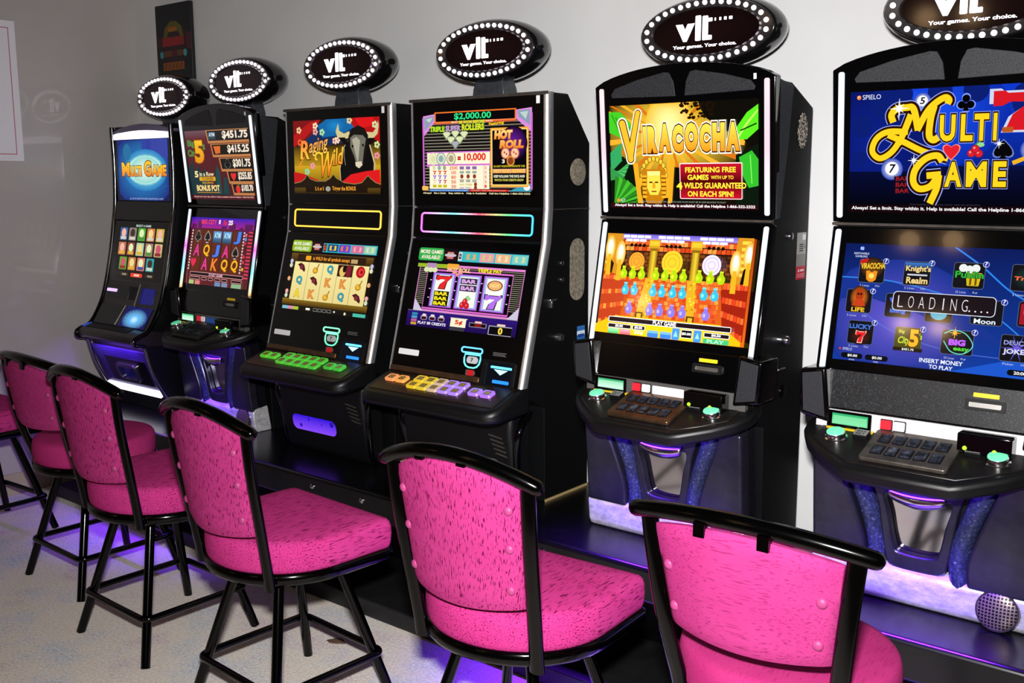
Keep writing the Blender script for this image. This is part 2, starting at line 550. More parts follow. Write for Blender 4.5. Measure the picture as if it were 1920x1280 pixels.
# ---------------------------------------------------------------- raised platform under the machines
PZ = 0.45
plat_m = noise_mat('platform_black', [(0.3, '#050506'), (0.62, '#08080a'), (0.8, '#18181b')], nscale=7, detail=8, rough=0.26, spec=0.5, rough_n=0.65)
step_m = noise_mat('step_black', [(0.35, '#121214'), (0.6, '#1c1c1e'), (0.78, '#3a3a3c')], nscale=5, detail=9, rough=0.5, rough_n=0.7)
t = thing('machine_platform', (0.6, -0.05, 0.0))
def off(mb): 
    mb.v = [(p[0] - 0.6, p[1] + 0.05, p[2]) for p in mb.v]; return mb
off(MB().box(-1.80, 3.6, -0.335, WALL_Y - 0.016, 0.335, PZ)).build('bench_top', plat_m, t, bevel=0.014, seg=3)
off(MB().box(-1.76, 3.6, -0.04, WALL_Y - 0.016, 0.065, 0.335)).build('bench_support', plat_m, t, bevel=0.004)
off(MB().box(-1.76, 3.6, -0.412, WALL_Y - 0.016, 0.0, 0.065)).build('floor_step', step_m, t, bevel=0.005)
for x in (0.19, 0.475, 0.9, 1.33, 2.3):
    off(MB().lathe([(0.011, 0), (0.011, 0.004), (0.007, 0.008), (0.001, 0.0095)], (x, -0.335, 0.408), (0, -1, 0), 14)).build('bolt', CHROME, t)
tag(t, 'long black bench platform carrying the whole row of gaming machines', 'platform')

# ---------------------------------------------------------------- bar stools
def fabric(name, base, dark, streak):
    m = mat(name, base, 0.9, 0.0, 0.06)
    nt = m.node_tree; b = nt.nodes['Principled BSDF']
    tc = nt.nodes.new('ShaderNodeTexCoord')
    mp = nt.nodes.new('ShaderNodeMapping'); mp.inputs['Scale'].default_value = streak
    n = nt.nodes.new('ShaderNodeTexNoise'); n.inputs['Scale'].default_value = 1.0; n.inputs['Detail'].default_value = 1.5
    r = ramp(nt, [(0.585, (0, 0, 0, 1)), (0.64, (1, 1, 1, 1))])
    n2 = nt.nodes.new('ShaderNodeTexNoise'); n2.inputs['Scale'].default_value = 5; n2.inputs['Detail'].default_value = 3
    r2 = ramp(nt, [(0.35, base), (0.7, dark[1])])
    n3 = nt.nodes.new('ShaderNodeTexNoise'); n3.inputs['Scale'].default_value = 700; n3.inputs['Detail'].default_value = 1
    mx = nt.nodes.new('ShaderNodeMix'); mx.data_type = 'RGBA'; mx.inputs[7].default_value = hx(dark[0])
    ml = nt.nodes.new('ShaderNodeMath'); ml.operation = 'MULTIPLY'; ml.inputs[1].default_value = dark[2]
    L = nt.links.new
    L(tc.outputs['Object'], mp.inputs['Vector']); L(mp.outputs['Vector'], n.inputs['Vector']); L(n.outputs['Fac'], r.inputs['Fac'])
    L(tc.outputs['Object'], n2.inputs['Vector']); L(tc.outputs['Object'], n3.inputs['Vector']); L(n2.outputs['Fac'], r2.inputs['Fac'])
    L(r.outputs['Color'], ml.inputs[0]); L(ml.outputs[0], mx.inputs['Factor']); L(r2.outputs['Color'], mx.inputs[6])
    L(mx.outputs[2], b.inputs['Base Color'])
    bp = nt.nodes.new('ShaderNodeBump'); bp.inputs['Strength'].default_value = 0.25; bp.inputs['Distance'].default_value = 0.001
    L(n3.outputs['Fac'], bp.inputs['Height']); L(bp.outputs['Normal'], b.inputs['Normal'])
    return m
PINK_BACK = fabric('pink_back_fabric', '#a8306f', ('#56052f', '#b23878', 0.95), (400, 400, 28))
PINK_BACK_H = fabric('pink_wide_back_fabric', '#a83070', ('#66083c', '#b23a79', 0.5), (26, 380, 360))
PINK_SEAT = fabric('pink_seat_fabric', '#be327c', ('#620836', '#c63c84', 0.9), (380, 28, 380))
PINK_SEAT_P = fabric('pink_plain_seat_fabric', '#ae2c6e', ('#8a1450', '#b83676', 0.4), (300, 26, 300))
SNAP = mat('pink_button', '#a83a74', 0.5)

def d_outline(hw, yf, yr, rf, n=26):
    """front corners at (+-hw, yf), straight sides, rounded rear reaching yr"""
    pts = []
    for k in range(7):
        a = math.radians(90 - 90 * k / 6); pts.append((hw - rf + rf * math.cos(a), yf - rf + rf * math.sin(a)))
    ym = yr + hw * 0.95
    for k in range(n + 1):
        a = -PI * k / n; pts.append((hw * math.cos(a), ym + (ym - yr) * math.sin(a)))
    for k in range(7):
        a = math.radians(180 - 90 * k / 6); pts.append((-hw + rf + rf * math.cos(a), yf - rf + rf * math.sin(a)))
    return pts
def round_outline(r, yf, n=44):
    return [(r * math.cos(2 * PI * k / n), yf + r * 0.97 * math.sin(2 * PI * k / n)) for k in range(n)][::-1]

def stack(outline, levels):
    """closed body from scaled copies of an outline: levels = [(scale, z)]"""
    n = len(outline); mb = MB()
    cx = 0.0; cy = sum(p[1] for p in outline) / n
    vs = []
    for sc, z in levels:
        vs += [(cx + (p[0] - cx) * sc, cy + (p[1] - cy) * sc, z) for p in outline]
    fs = []
    for i in range(len(levels) - 1):
        for k in range(n):
            fs.append((i * n + k, i * n + (k + 1) % n, (i + 1) * n + (k + 1) % n, (i + 1) * n + k))
    fs += [tuple(range(n))[::-1], tuple((len(levels) - 1) * n + k for k in range(n))]
    return mb.add(vs, fs)

def rail_path(hw, y0, z0, bow, arch, n=22):
    return [(hw * s, y0 - bow * (1 - s * s), z0 + arch * (1 - s * s)) for s in [-1 + 2 * k / n for k in range(n + 1)]]

def make_stool(kind):
    t = thing('bar_stool', (0, 0, 0))
    P = kind == 'tall'
    outline = d_outline(0.250, 0.21, -0.235, 0.02) if P else round_outline(0.238, -0.01)
    recalc(stack(outline, [(0.955, 0.503), (0.985, 0.508), (1.0, 0.522), (1.008, 0.548), (1.004, 0.572), (0.99, 0.586), (0.965, 0.5935), (0.9, 0.598), (0.7, 0.603), (0.4, 0.606)]).build(
        'seat', PINK_SEAT if P else PINK_SEAT_P, t, smooth=50))
    recalc(stack(outline, [(0.93, 0.470), (1.0, 0.472), (1.022, 0.480), (1.026, 0.490), (1.018, 0.502), (0.99, 0.507)]).build('seat_rim', STEEL_BLACK, t, smooth=60))
    MB().lathe([(0.135, 0.440), (0.145, 0.445), (0.145, 0.470)], (0, -0.01, 0), (0, 0, 1), 28).build('swivel_plate', STEEL_BLACK, t)
    for sx in (-1, 1):
        for sy in (-1, 1):
            MB().tube([(sx * 0.105, sy * 0.105, 0.455), (sx * 0.2185, sy * 0.2185, 0.0)], 0.0155, 14).build('leg', STEEL_BLACK, t)
    h = 0.200
    ring = [(x, y, 0.155) for x, y in rrect(-h, -h, h, h, 0.032, 6)]
    MB().tube(ring, 0.0115, 10, closed=True).build('foot_ring', STEEL_BLACK, t)
    if P:
        post = [(0.176, -0.183, 0.466), (0.178, -0.192, 0.53), (0.186, -0.215, 0.66), (0.195, -0.243, 0.82), (0.199, -0.256, 0.935)]
        hw, y0, z0, bow, arch = 0.222, -0.256, 0.938, 0.046, 0.055
        bw, tw, zb, zt, yb, yt, db, dt, bl = 0.164, 0.184, 0.628, 0.924, -0.212, -0.252, 0.012, 0.056, 0.045
    else:
        post = [(0.176, -0.165, 0.466), (0.178, -0.178, 0.52), (0.184, -0.205, 0.60), (0.197, -0.228, 0.70), (0.213, -0.242, 0.83), (0.222, -0.246, 0.908)]
        hw, y0, z0, bow, arch = 0.2536, -0.245, 0.912, 0.045, 0.030
        bw, tw, zb, zt, yb, yt, db, dt, bl = 0.174, 0.201, 0.671, 0.892, -0.218, -0.252, 0.008, 0.030, 0.045
    for sx in (-1, 1):
        MB().tube([(sx * p[0], p[1], p[2]) for p in smooth_path(post, 5)], (0.020, 0.0135), 14, up=(0, 1, 0)).build('back_post', STEEL_BLACK, t)
    rp = rail_path(hw, y0, z0, bow, arch)
    r = 0.0185
    e0, e1 = Vector(rp[0]), Vector(rp[-1]); d0 = (e0 - Vector(rp[1])).normalized(); d1 = (e1 - Vector(rp[-2])).normalized()
    path = [e0 + d0 * r * 0.97, e0 + d0 * r * 0.75, e0 + d0 * r * 0.4] + [Vector(p) for p in rp] + [e1 + d1 * r * 0.4, e1 + d1 * r * 0.75, e1 + d1 * r * 0.97]
    rad = [r * 0.25, r * 0.68, r * 0.92] + [r] * len(rp) + [r * 0.92, r * 0.68, r * 0.25]
    MB().tube(path, rad, 16, up=(0, 0, 1)).build('top_rail', STEEL_BLACK, t)
    def surf(s_, v, out=0.0):
        w = bw + (tw - bw) * v
        q = 1 - s_ * s_
        return Vector((w * s_, yb + (yt - yb) * v - bl * q - out, zb + (zt - zb) * v - db * q * (1 - v) + dt * q * v))
    th = 0.028
    nu, nv = 25, 15
    mb = MB()
    def prof(u, v):
        e = min(u, 1 - u, 1.0) * 18; f = min(v, 1 - v) * 14
        return th / 2 * min(1, 0.45 + 0.55 * math.sqrt(min(1, e))) * min(1, 0.45 + 0.55 * math.sqrt(min(1, f)))
    bk = [surf(-1 + 2 * i / (nu - 1), j / (nv - 1), prof(i / (nu - 1), j / (nv - 1))) for j in range(nv) for i in range(nu)]
    fr = [surf(-1 + 2 * i / (nu - 1), j / (nv - 1), -prof(i / (nu - 1), j / (nv - 1))) for j in range(nv) for i in range(nu)]
    fs = []
    n0 = nu * nv
    for j in range(nv - 1):
        for i in range(nu - 1):
            a = j * nu + i
            fs.append((a, a + 1, a + nu + 1, a + nu)); fs.append((n0 + a, n0 + a + nu, n0 + a + nu + 1, n0 + a + 1))
    edge = [i for i in range(nu)] + [j * nu + nu - 1 for j in range(1, nv)] + [(nv - 1) * nu + i for i in range(nu - 2, -1, -1)] + [j * nu for j in range(nv - 2, 0, -1)]
    for k in range(len(edge)):
        a, b_ = edge[k], edge[(k + 1) % len(edge)]
        fs.append((b_, a, n0 + a, n0 + b_))
    back = recalc(MB().add(bk + fr, fs).build('backrest', PINK_BACK if P else PINK_BACK_H, t, smooth=50))
    for sx in (-1, 1):
        for v in ((0.80, 0.5, 0.17) if P else (0.62, 0.22)):
            c = surf(sx * 0.86, v, th / 2 - 0.001)
            MB().lathe([(0.0115, 0), (0.0108, 0.003), (0.007, 0.006), (0.001, 0.0072)], c, (0.15 * sx, -1, -0.1), 14).build('button', SNAP, back)
    for s_ in (-0.38, 0.30):
        a = surf(s_, 1.0, 0.0); q = 1 - s_ * s_
        b_ = Vector((hw * s_, y0 - bow * q, z0 + arch * q))
        w = 0.012
        MB().box(a.x - w, a.x + w, min(a.y, b_.y) - 0.016, max(a.y, b_.y) - 0.006, a.z - (0.003 if P else 0.016), b_.z - 0.006).build('rail_bracket', STEEL_BLACK, t)
    return t

G_ST = 'pink bar stools along the machines'
tall = make_stool('tall'); wide = make_stool('wide')
def place(o, x, y, r, label):
    o.location = (x, y, 0); o.rotation_euler = (0, 0, r)
    return tag(o, label, 'bar stool', G_ST)
place(tall, 1.709, -0.911, 0.06, 'tall-backed pink bar stool in the foreground, second from the right, striped fabric')
place(copy_tree(tall), 0.852, -0.982, -0.057, 'tall-backed pink bar stool third from the right, its whole seat in view')
place(copy_tree(tall), 0.09, -0.935, -0.02, 'darker tall-backed pink bar stool fourth from the right, all four feet on open carpet')
place(wide, 2.395, -0.81, 0.024, 'nearest pink bar stool with a low wide plain backrest, at the bottom right')
place(copy_tree(wide), -0.60, -0.79, -0.02, 'shadowed pink bar stool with a low wide back, second from the left')
place(copy_tree(tall), -1.50, -0.88, 0.05, 'leftmost pink bar stool, only its seat edge and legs in frame')

# ---------------------------------------------------------------- pictures on the displays
def seven(a, u, v, w, h, c, edge):
    pts = [(0, 0), (0.2, 0.0), (0.25, 0.06), (0.8, 0.06), (0.9, -0.02), (1.0, 0.0), (1.0, 0.16), (0.72, 0.5), (0.62, 1.0), (0.22, 1.0), (0.34, 0.6), (0.62, 0.3), (0.3, 0.28), (0.15, 0.38), (0.0, 0.38)]
    m = 0.07
    a.P([(u + w * (x + (m if x > 0.5 else -m)), v + h * (y + (m if y > 0.5 else -m) * 0.8)) for x, y in pts], edge)
    a.P([(u + w * x, v + h * y) for x, y in pts], c)
def heart(a, u, v, s, c, asp):
    pts = []
    for k in range(24):
        th = 2 * PI * k / 24
        pts.append((u + s * 0.9 * math.sin(th) ** 3, v - s * asp * (0.8 * math.cos(th) - 0.32 * math.cos(2 * th) - 0.12 * math.cos(3 * th))))
    a.P(pts, c)
def spade(a, u, v, s, c, asp):
    pts = []
    for k in range(24):
        th = 2 * PI * k / 24
        pts.append((u + s * 0.9 * math.sin(th) ** 3, v + s * asp * (0.8 * math.cos(th) - 0.32 * math.cos(2 * th) - 0.12 * math.cos(3 * th))))
    a.P(pts, c)
    a.P([(u, v), (u + s * 0.4, v + s * asp * 1.15), (u - s * 0.4, v + s * asp * 1.15)], c)
def club(a, u, v, s, c, asp):
    for dx, dy in ((0, -0.5), (-0.52, 0.25), (0.52, 0.25)):
        a.E(u + s * dx, v + s * asp * dy, s * 0.46, c)
    a.P([(u, v - s * 0.1 * asp), (u + s * 0.38, v + s * asp), (u - s * 0.38, v + s * asp)], c)
def cherry(a, u, v, s, asp):
    a.C([(u - 0.5 * s, v + 0.3 * s * asp), (u, v - 0.6 * s * asp), (u + 0.5 * s, v - 0.9 * s * asp)], s * 0.12, '#3f9a3a')
    a.E(u + 0.5 * s, v - 0.5 * s * asp, s * 0.42, '#8fd88a', s * 0.25)
    for dx, dy in ((-0.5, 0.45), (0.35, 0.5), (-0.05, -0.05)):
        a.E(u + dx * s, v + dy * s * asp, s * 0.47, '#7a0f18'); a.E(u + dx * s, v + dy * s * asp, s * 0.41, '#d5202e'); a.E(u + dx * s - s * 0.12, v + dy * s * asp - s * 0.12 * asp, s * 0.12, '#ff9a9a')
def ball(a, u, v, s, txt, asp):
    a.G(u, v, s * 1.0, s * asp, '#dfe6ff', '#1b3fb0', clip=False)
    a.E(u, v - 0.05 * s * asp, s * 0.62, '#f6f6fa')
    a.T(txt, u - 0.3 * s, v - 0.45 * s * asp, u + 0.25 * s, v + 0.35 * s * asp, '#101010', 0.02, 0.15)
def spark(a, u, v, s, asp, c='#ffffff'):
    for k in range(4):
        th = PI * k / 4; q = s * (1 if k % 2 == 0 else 0.6)
        a.L([(u - q * math.cos(th), v - q * asp * math.sin(th)), (u, v), (u + q * math.cos(th), v + q * asp * math.sin(th))], [0.0008, s * 0.22, 0.0008], c)
    a.E(u, v, s * 0.3, c)

def art_multi_game_large():
    A = 0.518 / 0.321; a = Art(A)
    a.R(0, 0, 1, 1, '#0d36c8', '#030510')
    a.G(0.28, 0.2, 0.5, 0.5, '#1a55ff', '#0b2aa6', rings=3)
    a.R(0, 0.62, 1, 1, '#060d3c', '#020308')
    a.G(0.1, 0.42, 0.3, 0.5, '#0a1f86', '#081462', rings=2)
    for u, v, r in ((0.06, 0.28, 0.06), (0.17, 0.1, 0.075), (0.45, 0.03, 0.06), (0.05, 0.55, 0.04), (0.27, 0.04, 0.05), (0.88, 0.12, 0.1), (0.62, 0.03, 0.06)):
        a.E(u, v, r, '#0a1c70')
    a.R(0.0, 0.66, 1, 0.95, '#050a30', '#020308')
    a.E(0.045, 0.048, 0.011, '#ff8a3a'); a.E(0.042, 0.043, 0.005, '#ffd0a0')
    a.T('SPIELO', 0.064, 0.028, 0.158, 0.066, '#e8eeff', 0.0)
    ball(a, 0.366, 0.10, 0.042, '5', A); club(a, 0.575, 0.125, 0.046, '#7f9aff', A); club(a, 0.575, 0.127, 0.04, '#020204', A)
    seven(a, 0.70, 0.05, 0.26, 0.3, '#d41824', '#c9d2e8')
    sw = [(0.30, 0.34), (0.2, 0.335), (0.14, 0.39), (0.12, 0.49), (0.16, 0.55), (0.22, 0.5), (0.27, 0.38), (0.31, 0.22)]
    tail = [(0.2, 0.36), (0.28, 0.42), (0.38, 0.5), (0.5, 0.56)]
    M1 = [(0.225, 0.26), (0.215, 0.2), (0.24, 0.155), (0.29, 0.145), (0.325, 0.16), (0.35, 0.33)]
    M2 = [(0.345, 0.33), (0.39, 0.19), (0.43, 0.12), (0.475, 0.08), (0.495, 0.1), (0.488, 0.13)]
    M3 = [(0.425, 0.14), (0.41, 0.24), (0.405, 0.37), (0.425, 0.41), (0.45, 0.39)]
    M4 = [(0.31, 0.2), (0.28, 0.33), (0.255, 0.44)]
    for w, c in ((0.06, '#9fb2ff'), (0.053, '#2a0d04'), (0.03, '#ffd21e')):
        for q, k in ((sw, 1), (tail, 1), (M1, 1.1), (M2, 1.05), (M3, 1.1), (M4, 0.9)): a.C(q, w * k, c)
    O = [(0.06, '#9fb2ff'), (0.045, '#2a0d04')]
    for s, u0, u1, dv in (('U', 0.455, 0.53, 0), ('L', 0.555, 0.612, 0.0), ('T', 0.618, 0.685, 0.0), ('I', 0.705, 0.722, 0.0)):
        a.T(s, u0, 0.215, u1, 0.425, '#ffd21e', 0.04, 0, 0, O)
    a.RR(0.745, 0.325, 0.795, 0.365, 0.004, '#b8561c')
    heart(a, 0.515, 0.50, 0.048, '#ff8f7a', A); heart(a, 0.515, 0.50, 0.042, '#e0202c', A)
    cherry(a, 0.63, 0.49, 0.042, A)
    spade(a, 0.755, 0.50, 0.054, '#6f84c8', A); spade(a, 0.755, 0.498, 0.047, '#050507', A); spark(a, 0.735, 0.45, 0.024, A)
    ball(a, 0.885, 0.5, 0.055, '1', A); ball(a, 0.225, 0.64, 0.056, '7', A)
    a.P([(0.237, 0.70), (0.32, 0.68), (0.325, 0.83), (0.242, 0.85)], '#120a1a')
    for k in range(3): a.T('BAR', 0.247, 0.70 + 0.05 * k, 0.315, 0.735 + 0.05 * k, '#a01c24', 0.015)
    G1 = [(0.475, 0.58), (0.45, 0.535), (0.395, 0.555), (0.345, 0.64), (0.335, 0.74), (0.365, 0.80), (0.42, 0.78), (0.455, 0.70)]
    G2 = [(0.40, 0.695), (0.47, 0.685)]
    G3 = [(0.46, 0.69), (0.45, 0.8), (0.42, 0.92)]
    for w, c in ((0.064, '#9fb2ff'), (0.056, '#2a0d04'), (0.033, '#ffd21e')):
        for q in (G1, G2, G3): a.C(q, w, c)
    for s, u0, u1 in (('A', 0.487, 0.57), ('M', 0.59, 0.685), ('E', 0.715, 0.775)):
        a.T(s, u0, 0.585, u1, 0.785, '#ffd21e', 0.04, 0, 0, O)
    a.L([(0.8, 0.60), (0.86, 0.56), (0.92, 0.58)], 0.02, '#e8b020')
    spark(a, 0.255, 0.15, 0.05, A); spark(a, 0.335, 0.57, 0.03, A)
    a.R(0, 0.935, 1, 1, '#16060c')
    a.T('THE GAME PLAY AND PAYS ARE AS SHOWN', 0.32, 0.925, 0.66, 0.932, '#4a4a58')
    a.T('Always! Set a limit. Stay within it. Help is available! Call the Helpline 1-866-332-2322', 0.018, 0.948, 0.985, 0.985, '#f4efef', 0.03)
    return a

def art_game_menu():
    A = 0.518 / 0.323; a = Art(A)
    a.R(0, 0, 1, 1, '#0b1a58', '#123a9c', )
    a.G(0.30, 0.62, 0.42, 0.5, '#5a52c8', '#16318e', rings=4)
    a.P([(0, 0.3), (0.25, 0.3), (0.55, 0.45), (0.85, 0.75), (0.7, 0.72), (0.4, 0.55), (0.15, 0.45), (0, 0.48)], '#17328e')
    a.P([(0.6, 1), (1, 0.8), (1, 1)], '#1d55c8')
    a.C([(0, 0.29), (0.2, 0.295), (0.4, 0.34), (0.62, 0.43), (0.8, 0.55), (1, 0.8)], 0.006, '#2f86e8')
    a.C([(0.56, 0), (0.7, 0.15), (0.84, 0.33), (1, 0.46)], 0.008, '#2c7fe6')
    a.C([(0.1, 0.55), (0.3, 0.72), (0.6, 0.84), (1, 0.86)], 0.003, '#5a78d8')
    a.E(0.09, 0.04, 0.012, '#2a5ad8'); a.T('RG', 0.082, 0.028, 0.099, 0.052, '#e8f0ff', 0.02)
    a.T('RESPONSIBLE', 0.05, 0.075, 0.13, 0.092, '#dfe6ff'); a.T('GAMBLING', 0.058, 0.1, 0.122, 0.117, '#dfe6ff')
    def icon(u, v, w=0.137, h=0.20, bg='#131318'):
        a.frame(u - w / 2, v - h / 2, u + w / 2, v + h / 2, 0.014, 0.0025, '#5c6688', bg)
        a.E(u + w / 2, v - h / 2 + 0.01, 0.015, '#cfd8ff'); a.E(u + w / 2, v - h / 2 + 0.01, 0.0128, '#1c2e9c')
        a.T('?', u + w / 2 - 0.005, v - h / 2 - 0.01, u + w / 2 + 0.005, v - h / 2 + 0.028, '#ffffff')
    def cap(u, v, t1, t2):
        a.T(t1, u - 0.055, v, u - 0.005, v + 0.018, '#b7c2e4'); a.T(t2, u + 0.025, v, u + 0.05, v + 0.018, '#b7c2e4')
    icon(0.155, 0.23); a.G(0.155, 0.2, 0.065, 0.09, '#7a4a10', '#131318', clip=False)
    a.P([(0.088, 0.14), (0.13, 0.12), (0.13, 0.15), (0.09, 0.18)], '#c02018')
    a.T('VIRACOCHA', 0.095, 0.165, 0.222, 0.215, '#ffd038', 0.03, 0, 0.01, [(0.03, '#3a1c02')])
    a.P([(0.125, 0.23), (0.14, 0.225), (0.155, 0.24), (0.17, 0.225), (0.185, 0.23), (0.18, 0.3), (0.165, 0.32), (0.145, 0.32), (0.13, 0.3)], '#f0901c'); a.E(0.155, 0.27, 0.014, '#ffe06a')
    cap(0.155, 0.345, '5 Lines', '25¢')
    icon(0.388, 0.23); a.R(0.325, 0.14, 0.45, 0.2, '#3a78c8', '#15161c')
    a.T("Knight's", 0.33, 0.165, 0.455, 0.225, '#f2d28a', 0.03, 0, 0, [(0.03, '#1c0f08')]); a.R(0.34, 0.235, 0.44, 0.248, '#c8ccd8'); a.T('Realm', 0.338, 0.26, 0.445, 0.315, '#f2d28a', 0.03, 0, 0, [(0.03, '#1c0f08')])
    cap(0.388, 0.345, '5 Lines', '25¢')
    icon(0.64, 0.225, 0.15, 0.21)
    a.P([(0.625, 0.2), (0.70, 0.2), (0.69, 0.305), (0.635, 0.305)], '#d8b81c'); a.R(0.645, 0.22, 0.655, 0.3, '#6a5208'); a.R(0.67, 0.22, 0.68, 0.3, '#6a5208')
    for du in (0, 0.03, 0.06): a.E(0.61 + du, 0.165 + 0.01 * (du == 0.03), 0.02, '#e8ece8')
    a.T('Publin', 0.575, 0.19, 0.71, 0.245, '#2fae3a', 0.03, 0, 0, [(0.03, '#062408')])
    cap(0.64, 0.35, '25 Lines', '5¢')
    icon(0.905, 0.22, 0.14, 0.21); a.G(0.905, 0.22, 0.065, 0.09, '#1c3a34', '#131318', clip=False)
    a.T('Triple', 0.845, 0.21, 0.97, 0.25, '#ff6a3a', 0.03, 0.2); heart(a, 0.93, 0.17, 0.02, '#7a3ad0', A)
    cap(0.905, 0.345, '5 Lines', '25¢')
    icon(0.107, 0.49); a.G(0.107, 0.46, 0.05, 0.1, '#ff8a2a', '#30100a', clip=False); a.E(0.107, 0.44, 0.022, '#b03a14', 0.035)
    a.P([(0.07, 0.53), (0.09, 0.47), (0.125, 0.47), (0.145, 0.53)], '#c8401a'); a.E(0.1, 0.43, 0.006, '#101010'); a.E(0.115, 0.43, 0.006, '#101010'); a.T('LIFE', 0.072, 0.545, 0.142, 0.58, '#ffc82a', 0.03)
    cap(0.107, 0.605, '5 Lines', '25¢')
    icon(0.315, 0.505); heart(a, 0.285, 0.46, 0.02, '#2a5ae0', A); a.T('Bling', 0.275, 0.535, 0.355, 0.575, '#4a7af0', 0.03); a.T('Bling', 0.28, 0.45, 0.35, 0.49, '#f08a3a', 0.03)
    icon(0.52, 0.52); a.R(0.455, 0.56, 0.585, 0.61, '#3a2410'); a.E(0.52, 0.55, 0.04, '#58b0c8', 0.03)
    icon(0.745, 0.51, 0.15); a.E(0.72, 0.5, 0.03, '#38b8c8'); a.T('Moon', 0.69, 0.56, 0.79, 0.6, '#e8f2ff', 0.02)
    icon(0.955, 0.5, 0.14); a.R(0.895, 0.42, 1.0, 0.58, '#a01828'); a.T('Hot', 0.91, 0.43, 0.99, 0.5, '#ff5a5a', 0.04)
    icon(0.137, 0.755); a.G(0.137, 0.79, 0.055, 0.07, '#5a1c10', '#17120f', clip=False); seven(a, 0.115, 0.745, 0.05, 0.095, '#e8202a', '#ffd8c8'); a.T('LUCKY', 0.075, 0.685, 0.195, 0.725, '#4a7ae0', 0.03)
    cap(0.137, 0.865, '5 Lines', '25¢')
    icon(0.385, 0.77, 0.14, 0.19, '#4a4a18'); a.T('Big', 0.335, 0.70, 0.365, 0.735, '#b8c83a', 0.03); a.T('City', 0.33, 0.755, 0.392, 0.83, '#c8d83a', 0.03, 0.2, 0, [(0.03, '#3a4208')]); a.T('5', 0.39, 0.69, 0.438, 0.835, '#ffb82a', 0.05, 0, 0, [(0.03, '#6a2a08')]); a.T("'s", 0.44, 0.72, 0.455, 0.77, '#c8d83a', 0.02)
    a.RR(0.315, 0.845, 0.462, 0.875, 0.004, '#241a10'); a.T('$451.75', 0.36, 0.85, 0.42, 0.87, '#ffffff', 0.02)
    icon(0.625, 0.765, 0.155, 0.2); a.C([(0.56, 0.7), (0.6, 0.67), (0.66, 0.69), (0.7, 0.78), (0.66, 0.85), (0.6, 0.84), (0.56, 0.76)], 0.005, '#6ad0c8'); a.T('BIG', 0.585, 0.74, 0.665, 0.79, '#c060ff', 0.06, 0, 0, [(0.03, '#2a083a')]); a.T('easy', 0.61, 0.805, 0.685, 0.84, '#58d83a', 0.03); spark(a, 0.61, 0.69, 0.03, A, '#ffb83a')
    cap(0.625, 0.885, '20 Lines', '5¢')
    icon(0.9, 0.77, 0.15, 0.21)
    for k in range(10): a.L([(0.9, 0.77), (0.9 + 0.07 * math.cos(k * 0.63), 0.77 + 0.1 * math.sin(k * 0.63))], [0.008, 0.001], '#6a5ad8')
    a.T('JOKER', 0.84, 0.775, 0.965, 0.825, '#d8dcf4', 0.03); a.T('DEUCES', 0.84, 0.71, 0.96, 0.745, '#9aa0d8', 0.02)
    cap(0.9, 0.885, 'Poker', '25¢')
    a.RR(0.285, 0.385, 0.785, 0.545, 0.022, '#e8ecff'); a.RR(0.288, 0.39, 0.782, 0.54, 0.020, '#1a1218')
    x = 0.312
    for ch in 'LOADING':
        w = 0.028
        if ch == 'I': a.T(ch, x + 0.012, 0.42, x + 0.017, 0.515, '#f0e8f0', -0.012); x += 0.05; continue
        a.T(ch, x, 0.42, x + w, 0.515, '#f0e8f0', -0.018); x += 0.053
    for k in range(4): a.E(0.665 + k * 0.028, 0.508, 0.004, '#f0e8f0')
    a.E(0.04, 0.905, 0.006, '#d04a2a'); a.T('SPIELO', 0.055, 0.893, 0.105, 0.915, '#cfd8f4')
    a.RR(0.05, 0.935, 0.165, 0.98, 0.014, '#0c0e14'); a.T('$0.00', 0.085, 0.945, 0.137, 0.97, '#ffffff', 0.02)
    a.RR(0.178, 0.935, 0.298, 0.98, 0.014, '#0c0e14'); a.T('$0.00', 0.215, 0.945, 0.267, 0.97, '#ffffff', 0.02)
    a.T('BANK', 0.095, 0.985, 0.125, 0.997, '#cfd8f4'); a.T('PAID', 0.225, 0.985, 0.25, 0.997, '#cfd8f4')
    a.T('INSERT MONEY', 0.455, 0.915, 0.665, 0.95, '#e8f0ff', 0.02); a.T('TO PLAY', 0.505, 0.962, 0.62, 0.995, '#e8f0ff', 0.02)
    a.RR(0.87, 0.935, 0.98, 0.98, 0.014, '#0c0e14'); a.T('20:00', 0.9, 0.945, 0.955, 0.97, '#ffffff', 0.02)
    return a

